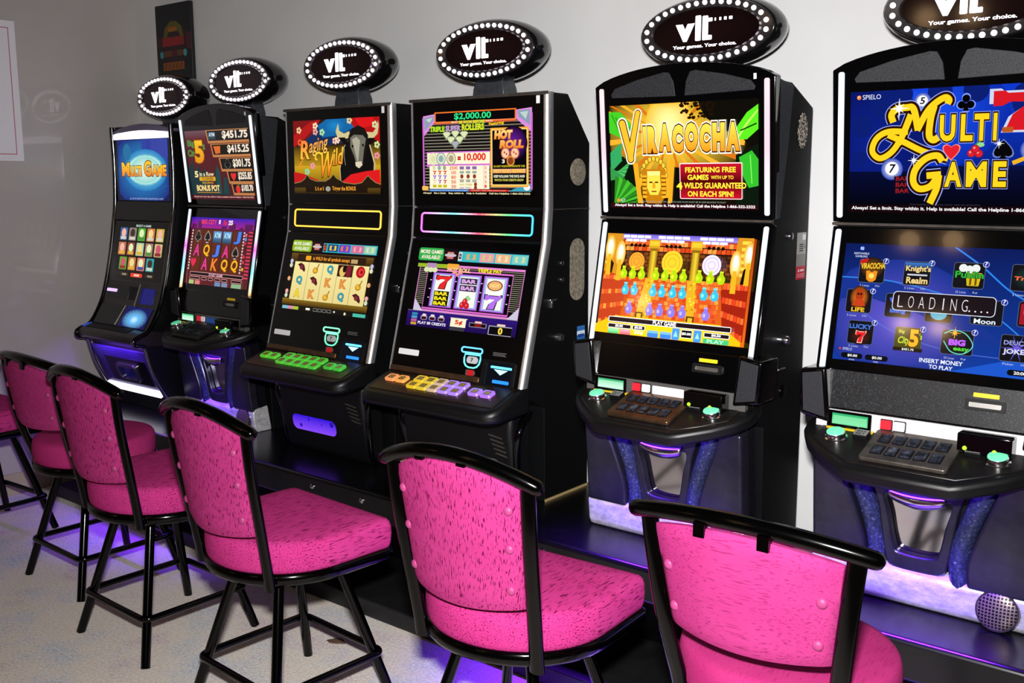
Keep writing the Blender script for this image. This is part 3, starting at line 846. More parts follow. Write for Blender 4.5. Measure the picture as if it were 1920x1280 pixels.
def art_temple_title():
    A = 0.518 / 0.32; a = Art(A, 1.25)
    a.R(0, 0, 1, 1, '#120a04')
    a.G(0.42, 0.28, 0.52, 0.62, '#ffcf3a', '#120802', rings=5, p=1)
    for k in range(26):
        th = 2 * PI * k / 26 + 0.1
        a.P([(0.42, 0.3), (0.42 + 0.5 * math.cos(th), min(max(0.3 + 0.6 * math.sin(th), 0), 1)), (0.42 + 0.5 * math.cos(th + 0.09), min(max(0.3 + 0.6 * math.sin(th + 0.09), 0), 1))], '#c86a12' if k % 2 else '#f0a428')
    a.G(0.42, 0.2, 0.16, 0.28, '#fff0a0', '#f4b030', rings=2)
    a.P([(0.62, 0), (1, 0), (1, 0.5), (0.9, 0.35), (0.75, 0.24), (0.66, 0.14)], '#0c0a06')
    rnd = random.Random(4)
    for k in range(40): a.E(0.5 + rnd.random() * 0.22, rnd.random() * 0.15, 0.006 + rnd.random() * 0.012, '#1c0e04', 0.008)
    a.P([(0, 0.45), (0.1, 0.5), (0.2, 0.62), (0.16, 1), (0, 1)], '#061206'); a.P([(0.86, 0.5), (1, 0.4), (1, 1), (0.86, 1)], '#08160a'); a.P([(0.44, 0.6), (0.56, 0.62), (0.56, 1), (0.42, 1)], '#0a0a06')
    for P, c in (([(0, 0.06), (0.08, 0.06), (0.15, 0.16), (0.19, 0.3), (0.1, 0.32), (0, 0.26)], '#3ebc22'), ([(0.86, 0.26), (0.93, 0.12), (1, 0.05), (1, 0.27), (0.93, 0.36), (0.87, 0.36)], '#56d81e'), ([(0.88, 0.52), (0.96, 0.46), (1, 0.54), (1, 0.78), (0.94, 0.8), (0.9, 0.68)], '#2fae28')):
        a.P(P, c)
    for k in range(5): a.L([(0.02 + 0.03 * k, 0.08 + 0.03 * k), (0.08 + 0.022 * k, 0.27)], 0.006, '#1d7a12')
    a.L([(0.87, 0.35), (0.93, 0.22), (1, 0.1)], 0.012, '#b8f060'); a.L([(0.89, 0.28), (0.99, 0.22)], 0.008, '#103a08'); a.L([(0.95, 0.5), (0.96, 0.76)], 0.006, '#7ae05a')
    for k in range(9):
        y = 0.36 + 0.02 * k; a.P([(0.0, y + 0.1), (0.08, y), (0.09, y + 0.012), (0.01, y + 0.12)], '#2f9a58')
    for k in range(8):
        a.P([(0.0, 0.7 - 0.015 * k), (0.14 - 0.006 * k, 0.55 + 0.02 * k), (0.145 - 0.006 * k, 0.565 + 0.02 * k), (0.0, 0.73)], '#2f8a44' if k % 2 else '#49b45c')
    for k in range(12):
        th = -1.5 + 0.16 * k; a.P([(0.02, 0.98), (0.02 + 0.2 * math.cos(th), 0.98 + 0.3 * math.sin(th)), (0.04 + 0.19 * math.cos(th + 0.05), 0.99 + 0.28 * math.sin(th + 0.05))], '#3fae2a' if k % 2 else '#267a1e')
    O = [(0.08, '#fffbe0'), (0.04, '#3a0a04')]
    for w, c in ((0.074, '#fffbe0'), (0.056, '#3a0a04'), (0.042, '#f2b62a')):
        a.L([(0.098, 0.17), (0.125, 0.33), (0.158, 0.53)], [w, w * 0.95, w * 0.8], c); a.L([(0.150, 0.53), (0.178, 0.3), (0.213, 0.07)], [w * 0.85, w * 0.8, w * 0.75], c)
        a.E(0.098, 0.175, w / 2, c); a.E(0.213, 0.08, w * 0.37, c); a.E(0.154, 0.52, w * 0.45, c)
    a.L([(0.098, 0.17), (0.125, 0.33), (0.158, 0.53)], 0.036, '#f0b02a')
    x = 0.245
    for ch, w, dv in (('I', 0.022, 0.02), ('R', 0.072, 0.02), ('A', 0.082, 0.0), ('C', 0.075, 0.015), ('O', 0.09, 0.0), ('C', 0.075, 0.015), ('H', 0.08, 0.01), ('A', 0.085, 0.01)):
        a.T(ch, x, 0.19 + dv, x + w, 0.455 + dv * 0.6, '#ffd84a', 0.085, 0, 0, O, '#d88a14'); x += w + 0.009
    a.P([(0.17, 0.56), (0.205, 0.56), (0.225, 0.86), (0.24, 0.96), (0.2, 0.96)], '#e0a020'); a.P([(0.465, 0.53), (0.43, 0.53), (0.415, 0.86), (0.41, 0.96), (0.44, 0.94)], '#e0a020')
    for k in range(11):
        th = PI + PI * k / 10; u = 0.317 + 0.085 * math.cos(th); v = 0.68 + 0.16 * math.sin(th)
        a.E(u, v, 0.014, '#5a2c06', 0.018); a.E(u, v, 0.011, '#f0c038', 0.015)
    a.P([(0.23, 0.62), (0.4, 0.62), (0.405, 0.85), (0.36, 0.97), (0.27, 0.97), (0.235, 0.85)], '#b8740c')
    a.R(0.235, 0.68, 0.265, 0.9, '#e8a824'); a.R(0.37, 0.68, 0.4, 0.9, '#e8a824')
    for k in range(5): a.R(0.235, 0.7 + 0.04 * k, 0.265, 0.715 + 0.04 * k, '#7a4408'); a.R(0.37, 0.7 + 0.04 * k, 0.4, 0.715 + 0.04 * k, '#7a4408')
    a.P([(0.272, 0.66), (0.36, 0.66), (0.365, 0.8), (0.345, 0.87), (0.29, 0.87), (0.268, 0.8)], '#f6cf48'); a.R(0.272, 0.64, 0.362, 0.68, '#ffe680')
    a.R(0.285, 0.74, 0.308, 0.755, '#5a2c06'); a.R(0.325, 0.74, 0.348, 0.755, '#5a2c06'); a.P([(0.31, 0.75), (0.325, 0.75), (0.33, 0.805), (0.305, 0.805)], '#d89a20'); a.R(0.3, 0.83, 0.335, 0.842, '#7a3c08')
    a.RR(0.497, 0.565, 0.905, 0.905, 0.008, '#ffd8d8'); a.RR(0.502, 0.575, 0.90, 0.898, 0.006, '#b01024')
    a.R(0.505, 0.60, 0.897, 0.74, '#b01024', '#4a0408'); a.R(0.505, 0.74, 0.897, 0.87, '#4a0408', '#a80f20')
    Y = '#ffe23a'
    a.T('FEATURING FREE', 0.535, 0.605, 0.865, 0.655, Y, 0.03); a.T('GAMES', 0.55, 0.675, 0.69, 0.725, Y, 0.03); a.T('WITH UP TO', 0.705, 0.685, 0.85, 0.718, Y, 0.02)
    a.T('4', 0.475, 0.745, 0.515, 0.815, Y, 0.05, 0, 0, [(0.03, '#3a0808')]); a.T('WILDS GUARANTEED', 0.525, 0.75, 0.93, 0.805, Y, 0.03, 0, 0, [(0.02, '#3a0808')]); a.T('ON EACH SPIN!', 0.55, 0.83, 0.85, 0.882, Y, 0.03)
    a.E(0.058, 0.925, 0.011, '#e88a2a'); a.T('IGT', 0.075, 0.91, 0.11, 0.94, '#dfe8e0')
    a.T('SHOWN ABOVE WINS ON ALL PAYS AND PLAYS MUST BE IN GEM BLOCKS TO PLAY', 0.22, 0.928, 0.8, 0.942, '#8a9a8a')
    a.R(0, 0.952, 1, 1, '#2a0810')
    a.T('Always! Set a limit. Stay within it. Help is available! Call the Helpline 1-866-332-2322', 0.03, 0.958, 0.985, 0.992, '#f6eaea', 0.03)
    return a

def art_temple_shelves():
    A = 0.518 / 0.323; a = Art(A, 1.55)
    a.R(0, 0, 1, 1, '#8a2c0c', '#c85a14')
    def bricks(u0, v0, u1, v1, nr, nc, sk0, sk1, cols, seed):
        r = random.Random(seed)
        for i in range(nr):
            for j in range(nc):
                def q(x, y):
                    return (u0 + (u1 - u0) * x, v0 + (v1 - v0) * y + (sk0 * (1 - x) + sk1 * x) * (0.2 + 0.8 * y))
                x0 = (j + (0.5 if i % 2 else 0)) / nc; x1 = min(x0 + 0.88 / nc, 1); y0 = i / nr; y1 = y0 + 0.8 / nr
                if x0 >= 1: continue
                a.P([q(x0, y0), q(x1, y0), q(x1, y1), q(x0, y1)], r.choice(cols))
    OR = ['#e0782a', '#d8602a', '#c84a1c', '#e8883a', '#b83a14']; DK = ['#4a2410', '#5a2c12', '#3a1a0a', '#6a3414']
    a.R(0.1, 0.1, 0.9, 0.42, '#1c0c06')
    bricks(0.12, 0.17, 0.9, 0.4, 6, 22, 0, 0, DK, 1)
    bricks(0.12, 0.06, 0.9, 0.17, 2, 26, 0, 0, OR, 2)
    bricks(0.18, 0.42, 0.82, 0.82, 9, 24, 0, 0, OR, 3)
    a.P([(0, 0), (0.12, 0), (0.12, 0.42), (0, 0.4)], '#b87a1c'); a.P([(0.9, 0), (1, 0), (1, 0.48), (0.88, 0.44)], '#b87a1c')
    for k in range(6): a.R(0.005 + 0.02 * (k % 2), 0.06 + 0.055 * k, 0.05, 0.085 + 0.055 * k, '#e0b43a'); a.R(0.93, 0.03 + 0.06 * k, 0.985, 0.06 + 0.06 * k, '#e8b83a')
    a.P([(0.02, 0.22), (0.07, 0.3), (0.06, 0.42), (0.02, 0.4)], '#120804'); a.P([(0.955, 0.3), (1, 0.2), (1, 0.45), (0.94, 0.46)], '#0c0604')
    a.P([(0, 0.38), (0.14, 0.42), (0.19, 0.46), (0.16, 0.82), (0, 0.93)], '#a83414'); a.P([(1, 0.44), (0.86, 0.46), (0.83, 0.5), (0.86, 0.82), (1, 0.96)], '#8a1c0c')
    for lv in range(4):
        for j in range(7):
            v0 = 0.40 + 0.125 * lv; s = 0.03 * (1 - j / 7)
            a.P([(0.005 + j * 0.025, v0 + 0.02 + s * lv * 0.8), (0.026 + j * 0.025, v0 + 0.02 + s * lv * 0.8), (0.026 + j * 0.025, v0 + 0.06 + s * lv), (0.005 + j * 0.025, v0 + 0.06 + s * lv)], OR[(j + lv) % 5])
            a.P([(0.995 - j * 0.022, v0 + 0.03 + s * lv), (0.976 - j * 0.022, v0 + 0.03 + s * lv), (0.976 - j * 0.022, v0 + 0.085 + s * lv), (0.995 - j * 0.022, v0 + 0.085 + s * lv)], ['#d8501c', '#c8381c', '#e0602a'][(j + lv) % 3])
    for u, v in ((0.035, 0.12), (0.115, 0.17), (0.905, 0.22), (0.985, 0.14)):
        a.G(u, v + 0.03, 0.035, 0.13, '#fff6c0', '#d8901c', rings=2); a.E(u, v, 0.016, '#ffffe8', 0.035); a.P([(u - 0.012, v + 0.09), (u + 0.012, v + 0.09), (u + 0.018, v + 0.3), (u - 0.018, v + 0.3)], '#c89a1c')
    a.R(0.12, 0.0, 0.9, 0.05, '#5a4ab0', '#8a7ad0')
    for u0, w in ((0.125, 0.2), (0.375, 0.22), (0.66, 0.22)):
        for k in range(4): a.RR(u0 + k * w / 4, 0.012, u0 + (k + 0.9) * w / 4, 0.038, 0.003, '#e6e4fa'); 
        for k in range(3): a.RR(u0 + 0.02 + k * w / 4, 0.05, u0 + 0.02 + (k + 0.92) * w / 4, 0.075, 0.003, '#cfd2f4')
        for k in range(4): a.E(u0 + 0.065 + 0.03 * k, 0.11, 0.011, '#120806')
    for u, v, r, c, c2 in ((0.24, 0.27, 0.056, '#d8902a', '#b8701c'), (0.49, 0.265, 0.072, '#e0b428', '#c0941a'), (0.755, 0.27, 0.062, '#cfc4f0', '#a89cd8')):
        a.E(u, v, r, c); a.E(u, v, r * 0.78, c2); a.E(u, v, r * 0.7, c); a.E(u, v, r * 0.4, c2); a.E(u, v, r * 0.33, c)
    for u in (0.355, 0.645):
        a.R(u - 0.027, 0.11, u + 0.027, 0.44, '#7a5a10'); a.R(u - 0.02, 0.16, u + 0.02, 0.43, '#a8891c'); a.R(u - 0.006, 0.16, u + 0.01, 0.43, '#c8a82c'); a.R(u - 0.038, 0.05, u + 0.038, 0.135, '#b88a1a'); a.R(u - 0.034, 0.065, u + 0.034, 0.11, '#d8ac2c')
        d = 0.02 if u > 0.5 else -0.045
        a.P([(u - 0.035, 0.43), (u + 0.025, 0.43), (u + 0.03 + d * 0.3, 0.85), (u - 0.04 + d, 0.85)], '#c8961c')
        rr = random.Random(9)
        for k in range(26): vv = 0.45 + rr.random() * 0.37; a.E(u - 0.025 + rr.random() * 0.05 + d * (vv - 0.43), vv, 0.008, rr.choice(['#e8c03a', '#a8760e', '#d8a828']), 0.006)
        a.R(u - 0.035 + d, 0.765, u + 0.02 + d, 0.86, '#5a3608'); a.R(u - 0.022 + d, 0.78, u + 0.008 + d, 0.86, '#d8a42a')
    def pot(u, v, c, hi):
        w = 0.027; P = [(-0.4, -1), (0.4, -1), (0.5, -0.9), (0.38, -0.8), (0.42, -0.5), (0.9, -0.05), (1, 0.25), (0.8, 0.7), (0.5, 0.95), (-0.5, 0.95), (-0.8, 0.7), (-1, 0.25), (-0.9, -0.05), (-0.42, -0.5), (-0.38, -0.8), (-0.5, -0.9)]
        a.P([(u + x * w, v + y * 0.063) for x, y in P], c); a.E(u - 0.008, v + 0.015, 0.009, hi, 0.012); a.R(u - 0.012, v - 0.058, u + 0.012, v - 0.05, hi)
    for u in (0.16, 0.225, 0.29, 0.39, 0.455, 0.517, 0.58, 0.685, 0.76, 0.83): pot(u, 0.385, '#9cbc0e', '#c8e02a')
    for u in (0.188, 0.253, 0.386, 0.448, 0.523, 0.589, 0.732, 0.803): pot(u, 0.545, '#2fa6c4', '#7ad4e4')
    for u in (0.23, 0.377, 0.448, 0.53, 0.603, 0.759): pot(u, 0.73, '#7a6ad0', '#aca0ec')
    a.G(0.3, 0.66, 0.11, 0.14, '#ffe9a0', '#d87a2a', rings=1) if False else None
    a.P([(0, 0.92), (0.14, 0.82), (0.86, 0.82), (1, 0.96), (1, 1), (0, 1)], '#c8a80e'); a.P([(0.25, 0.86), (0.75, 0.86), (0.82, 1), (0.2, 1)], '#e0bc18')
    a.frame(0.095, 0.83, 0.935, 0.885, 0.008, 0.004, '#f0eef0', '#1c1014'); a.T('PLAY GAME', 0.415, 0.838, 0.575, 0.875, '#ffffff', 0.02)
    a.frame(0.095, 0.9, 0.265, 0.945, 0.008, 0.0035, '#f0eef0', '#1c1014'); a.T('$0.00', 0.15, 0.91, 0.205, 0.935, '#ffffff', 0.03)
    a.frame(0.275, 0.9, 0.365, 0.945, 0.008, 0.0035, '#f0eef0', '#1c1014'); a.T('$0.00', 0.29, 0.91, 0.345, 0.935, '#ffffff', 0.03)
    a.frame(0.765, 0.9, 0.93, 0.945, 0.008, 0.0035, '#f0eef0', '#1c1014'); a.T('$0.00', 0.815, 0.91, 0.875, 0.935, '#ffffff', 0.03)
    a.R(0.1, 0.95, 0.18, 1, '#9ae0a8', '#3aae5a'); a.R(0.19, 0.95, 0.265, 1, '#f0a0a8', '#d05060'); a.T('25¢', 0.29, 0.95, 0.355, 0.99, '#fff6c8', 0.04)
    for u in (0.385, 0.475): a.RR(u, 0.935, u + 0.075, 1.0, 0.006, '#3a78d0'); a.RR(u, 0.935, u + 0.075, 0.96, 0.006, '#6aa8ec')
    for u in (0.555, 0.7): a.RR(u, 0.89, u + 0.05, 1.0, 0.006, '#3f86d8'); a.P([(u + 0.01, 0.97), (u + 0.04, 0.97), (u + 0.025, 0.91)], '#8ac4f4')
    a.frame(0.615, 0.895, 0.69, 0.975, 0.006, 0.0035, '#f0eef0', '#0c0a0c'); a.T('$0.00', 0.622, 0.92, 0.682, 0.948, '#ffffff', 0.03)
    a.RR(0.765, 0.955, 0.93, 1.0, 0.005, '#3aae6a'); a.T('PLAY', 0.79, 0.962, 0.9, 0.995, '#a8f0b8', 0.03)
    return a

def art_bull():
    A = 0.531 / 0.303; a = Art(A)
    a.R(0, 0, 1, 1, '#2a1406')
    a.R(0, 0.34, 1, 0.62, '#2a1606', '#b08a14'); a.R(0, 0.62, 1, 0.88, '#c8a018', '#7a5a10')
    a.P([(0, 0), (0.33, 0), (0.22, 0.22), (0, 0.36)], '#7a0f12'); a.P([(0, 0.2), (0.2, 0.03), (0.33, 0), (0.3, 0.06), (0.1, 0.28), (0, 0.36)], '#b01418'); a.P([(0.1, 0.3), (0.22, 0.2), (0.3, 0.05), (0.66, 0.02), (0.72, 0.15), (0.6, 0.32), (0.3, 0.36)], '#0e2c58'); a.P([(0.3, 0.08), (0.4, 0.0), (0.68, 0.0), (0.72, 0.12), (0.55, 0.22), (0.35, 0.24)], '#0f62a0'); a.G(0.5, 0.09, 0.12, 0.1, '#1a84c4', '#0f62a0', rings=2)
    a.P([(0.66, 0), (1, 0), (1, 0.34), (0.85, 0.2), (0.72, 0.13)], '#b00f12'); a.P([(0.72, 0), (0.93, 0), (0.95, 0.1), (0.8, 0.14)], '#d8141a')
    for u, v, c in ((0.07, 0.13, '#e8c08a'), (0.27, 0.08, '#f0d8a8'), (0.27, 0.16, '#e8a090'), (0.35, 0.17, '#a8d89a'), (0.67, 0.03, '#e0c890'), (0.5, 0.29, '#f0b8a0'), (0.53, 0.28, '#f2d0b0'), (0.95, 0.1, '#c8d8a0'), (0.97, 0.36, '#c8d890'), (0.16, 0.7, '#8ad0a0'), (0.23, 0.62, '#e890a0'), (0.88, 0.75, '#f0b898'), (0.92, 0.8, '#d8e0a8'), (0.97, 0.5, '#e88a9a')):
        for k in range(5): a.E(u + 0.02 * math.cos(k * 1.26), v + 0.03 * math.sin(k * 1.26), 0.012, c, 0.011)
    a.P([(0.56, 0.9), (0.55, 0.66), (0.58, 0.5), (0.6, 0.38), (0.66, 0.28), (0.7, 0.2), (0.88, 0.24), (0.9, 0.36), (0.95, 0.6), (0.93, 0.9)], '#c8b890')
    a.P([(0.565, 0.9), (0.558, 0.66), (0.59, 0.5), (0.61, 0.38), (0.66, 0.28), (0.7, 0.21), (0.88, 0.25), (0.89, 0.37), (0.935, 0.6), (0.92, 0.9)], '#0a0908')
    a.P([(0.545, 0.06), (0.555, 0.16), (0.61, 0.2), (0.67, 0.17), (0.68, 0.25), (0.6, 0.28), (0.53, 0.23), (0.515, 0.17)], '#cfc08a'); a.P([(0.99, 0.05), (0.965, 0.15), (0.93, 0.2), (0.86, 0.19), (0.86, 0.27), (0.93, 0.28), (0.98, 0.22), (0.995, 0.12)], '#cfc08a')
    a.P([(0.54, 0.25), (0.62, 0.25), (0.66, 0.33), (0.62, 0.35)], '#0a0908'); a.P([(0.86, 0.27), (0.95, 0.27), (0.9, 0.36), (0.86, 0.34)], '#0a0908')
    a.P([(0.66, 0.24), (0.7, 0.14), (0.77, 0.10), (0.84, 0.14), (0.88, 0.24), (0.86, 0.4), (0.82, 0.62), (0.78, 0.68), (0.74, 0.66), (0.7, 0.5), (0.665, 0.38)], '#14110e')
    a.P([(0.68, 0.26), (0.72, 0.22), (0.82, 0.23), (0.855, 0.28), (0.83, 0.42), (0.81, 0.6), (0.78, 0.66), (0.75, 0.64), (0.72, 0.5), (0.68, 0.38)], '#6e6c60'); a.P([(0.7, 0.28), (0.75, 0.25), (0.79, 0.3), (0.77, 0.5), (0.76, 0.6), (0.74, 0.5)], '#a8a490'); a.P([(0.73, 0.58), (0.8, 0.57), (0.81, 0.62), (0.77, 0.66), (0.735, 0.63)], '#d8cdb0')
    a.E(0.705, 0.37, 0.011, '#100c08'); a.E(0.82, 0.36, 0.011, '#100c08'); a.L([(0.61, 0.4), (0.605, 0.5), (0.62, 0.62)], 0.006, '#8a8878')
    a.P([(0, 0.7), (0.12, 0.73), (0.3, 0.82), (0.36, 0.87), (0, 0.9)], '#c01418'); a.P([(0.55, 0.86), (0.68, 0.74), (0.85, 0.7), (1, 0.68), (1, 0.92), (0.6, 0.9)], '#d8181c')
    wv = [(0, 0.86), (0.08, 0.84), (0.13, 0.8), (0.16, 0.74), (0.2, 0.8), (0.27, 0.83), (0.38, 0.83), (0.44, 0.79), (0.475, 0.74), (0.51, 0.79), (0.6, 0.85), (0.72, 0.87), (0.8, 0.85), (0.85, 0.78), (0.87, 0.76), (0.9, 0.8), (0.95, 0.85), (1, 0.87)]
    a.P(wv + [(1, 1), (0, 1)], '#201408'); a.L(wv, 0.006, '#8a7a4a'); a.R(0, 0.92, 1, 1, '#5a4410', '#2a1c08'); a.R(0.14, 0.9, 0.86, 0.985, '#1c1006')
    O = [(0.035, '#3a1206')]
    a.T('R', 0.085, 0.27, 0.20, 0.53, '#f07a38', 0.025, 0.1, 0, O, '#f4c03a'); a.C([(0.1, 0.26), (0.07, 0.28), (0.075, 0.33), (0.11, 0.31)], 0.014, '#e0602a'); a.C([(0.13, 0.5), (0.09, 0.58), (0.07, 0.62), (0.09, 0.64), (0.11, 0.61)], 0.012, '#e88a30')
    a.T('aging', 0.19, 0.27, 0.41, 0.51, '#f0904a', 0.012, 0.12, 0.06, O, '#f4c85a')
    a.T('W', 0.30, 0.44, 0.465, 0.78, '#f8d030', 0.02, 0.2, 0.02, O, '#f06a1c'); a.C([(0.34, 0.46), (0.31, 0.44), (0.275, 0.47), (0.27, 0.52), (0.29, 0.54)], 0.016, '#f6c838')
    a.T('ild', 0.475, 0.39, 0.585, 0.62, '#f8d038', 0.02, 0.12, 0.02, O, '#ee8a24')
    a.T('3, 4, or 5', 0.255, 0.905, 0.36, 0.965, '#f0a032', 0.02); a.E(0.41, 0.935, 0.03, '#9a9a8a', 0.02); a.T('Trigger the BONUS', 0.46, 0.90, 0.73, 0.972, '#f0a032', 0.02)
    return a

def more_games(a, green, tiles, A):
    a.R(0, 0, 1, 0.19, '#0c0a10')
    a.RR(0.008, 0.005, 0.245, 0.165, 0.02, green)
    a.T('MORE GAMES', 0.022, 0.028, 0.232, 0.078, '#f4f4d8', 0.025, 0.05, 0, [(0.03, '#58761a')]); a.T('AVAILABLE!', 0.035, 0.095, 0.215, 0.145, '#f4f4d8', 0.025, 0.05, 0, [(0.03, '#58761a')])
    a.R(0.25, 0.02, 0.37, 0.15, '#240c10'); a.E(0.31, 0.085, 0.055, '#c8b8c0', 0.012); a.RR(0.28, 0.045, 0.34, 0.068, 0.004, '#c88a84'); a.RR(0.28, 0.105, 0.34, 0.13, 0.004, '#c86a6a')
    a.R(0.385, 0.03, 1, 0.155, '#2fb6c4')
    for (u0, u1, c, c2) in tiles:
        a.R(u0, 0.04, u1, 0.145, c); a.RR(u0 + (u1 - u0) * 0.18, 0.06, u1 - (u1 - u0) * 0.18, 0.125, 0.006, c2); a.E((u0 + u1) / 2, 0.09, (u1 - u0) * 0.16, c)

def art_bull_reels():
    A = 0.531 / 0.303; a = Art(A)
    a.R(0, 0, 1, 1, '#120c06')
    more_games(a, '#8cb41c', ((0.39, 0.425, '#6a2018', '#c84a2a'), (0.44, 0.56, '#184a7a', '#f0c43a'), (0.57, 0.7, '#6a3ac0', '#d8823a'), (0.715, 0.85, '#c86a98', '#f0a0a0'), (0.86, 0.985, '#9ac8a8', '#c8e0b8')), A)
    a.R(0.02, 0.19, 0.98, 0.32, '#6a4a16', '#2a1a0a'); a.R(0.1, 0.2, 0.9, 0.3, '#2c1a0c')
    a.RR(0.2, 0.22, 0.265, 0.285, 0.01, '#e8a01c'); a.T('is WILD for all symbols except', 0.29, 0.225, 0.72, 0.29, '#f09a2c', 0.025); a.RR(0.735, 0.23, 0.81, 0.285, 0.005, '#b89a6a')
    a.R(0, 0.84, 1, 0.93, '#8a6a18', '#3a2408'); a.R(0, 0.93, 1, 1, '#14120c')
    a.R(0.075, 0.305, 0.955, 0.855, '#5a4214'); a.R(0.08, 0.31, 0.95, 0.85, '#efe19a', '#e2d088')
    for k in range(1, 5): a.L([(0.08 + 0.174 * k, 0.31), (0.08 + 0.174 * k, 0.85)], 0.004, '#7a6a2a')
    def fan(u, v): a.P([(u - 0.05, v - 0.045), (u - 0.01, v - 0.07), (u + 0.03, v - 0.04), (u + 0.05, v + 0.02), (u + 0.045, v + 0.06), (u + 0.01, v + 0.03)], '#4a1420'); a.E(u + 0.0, v - 0.005, 0.022, '#7a2a34', 0.018)
    def let(u, v, s, c, e): a.T(s, u - 0.035, v - 0.06, u + 0.035, v + 0.06, c, 0.04, 0.0, 0, [(0.03, e)])
    def rose(u, v): a.E(u, v, 0.05, '#b01420', 0.045); a.E(u + 0.005, v, 0.03, '#e03a3a', 0.028); a.E(u + 0.01, v, 0.014, '#8a0c14')
    def gt(u, v): a.E(u, v + 0.025, 0.032, '#b8801c', 0.026); a.E(u, v + 0.02, 0.022, '#e8b83a', 0.018); a.L([(u + 0.01, v + 0.02), (u + 0.035, v - 0.07)], 0.012, '#a8741c')
    U = [0.167 + 0.174 * k for k in range(5)]; V = [0.395, 0.575, 0.755]
    fan(U[0], V[0]); gt(U[1], V[0]); let(U[2], V[0], 'Q', '#2f9ab0', '#124a5a'); a.R(U[3] - 0.085, V[0] - 0.08, U[3] + 0.085, V[0] + 0.08, '#3a0c14'); a.E(U[3] - 0.03, V[0] + 0.01, 0.035, '#e0c060', 0.04); a.E(U[3] + 0.04, V[0], 0.03, '#7a1c2a', 0.05); a.E(U[3] - 0.01, V[0] - 0.03, 0.02, '#120a0a', 0.03); rose(U[4], V[0])
    let(U[0], V[1], 'Q', '#2f9ab0', '#124a5a'); fan(U[1], V[1]); let(U[2], V[1], 'K', '#e8903a', '#8a3c10'); let(U[3], V[1], 'K', '#e8903a', '#8a3c10'); gt(U[4], V[1])
    let(U[0], V[2], 'A', '#f0d028', '#8a6a10'); let(U[1], V[2], 'K', '#e8903a', '#8a3c10'); gt(U[2], V[2]); let(U[3], V[2], 'Q', '#2f9ab0', '#124a5a'); fan(U[4], V[2])
    for u in (0.04, 0.978):
        for v, c in ((0.31, '#b8c0d8'), (0.37, '#d8d8b8'), (0.56, '#e0a878'), (0.74, '#e8a8a8'), (0.8, '#c8d8b8')): a.E(u, v, 0.018, c)
    a.R(0.02, 0.945, 0.09, 0.99, '#7ab8c8'); a.R(0.09, 0.945, 0.155, 0.99, '#d88aa8'); a.R(0.155, 0.945, 0.22, 0.99, '#a8c03a'); a.R(0.86, 0.95, 1, 0.995, '#4ab8a0')
    a.RR(0.31, 0.95, 0.36, 0.98, 0.004, '#f0f0e8')
    for k in range(4): a.frame(0.4 + k * 0.055, 0.945, 0.445 + k * 0.055, 0.985, 0.004, 0.002, '#b8b8b0', '#14120c')
    a.RR(0.64, 0.95, 0.655, 0.975, 0.003, '#f0f0e8'); a.RR(0.76, 0.955, 0.78, 0.99, 0.004, '#f0e8b8')
    return a

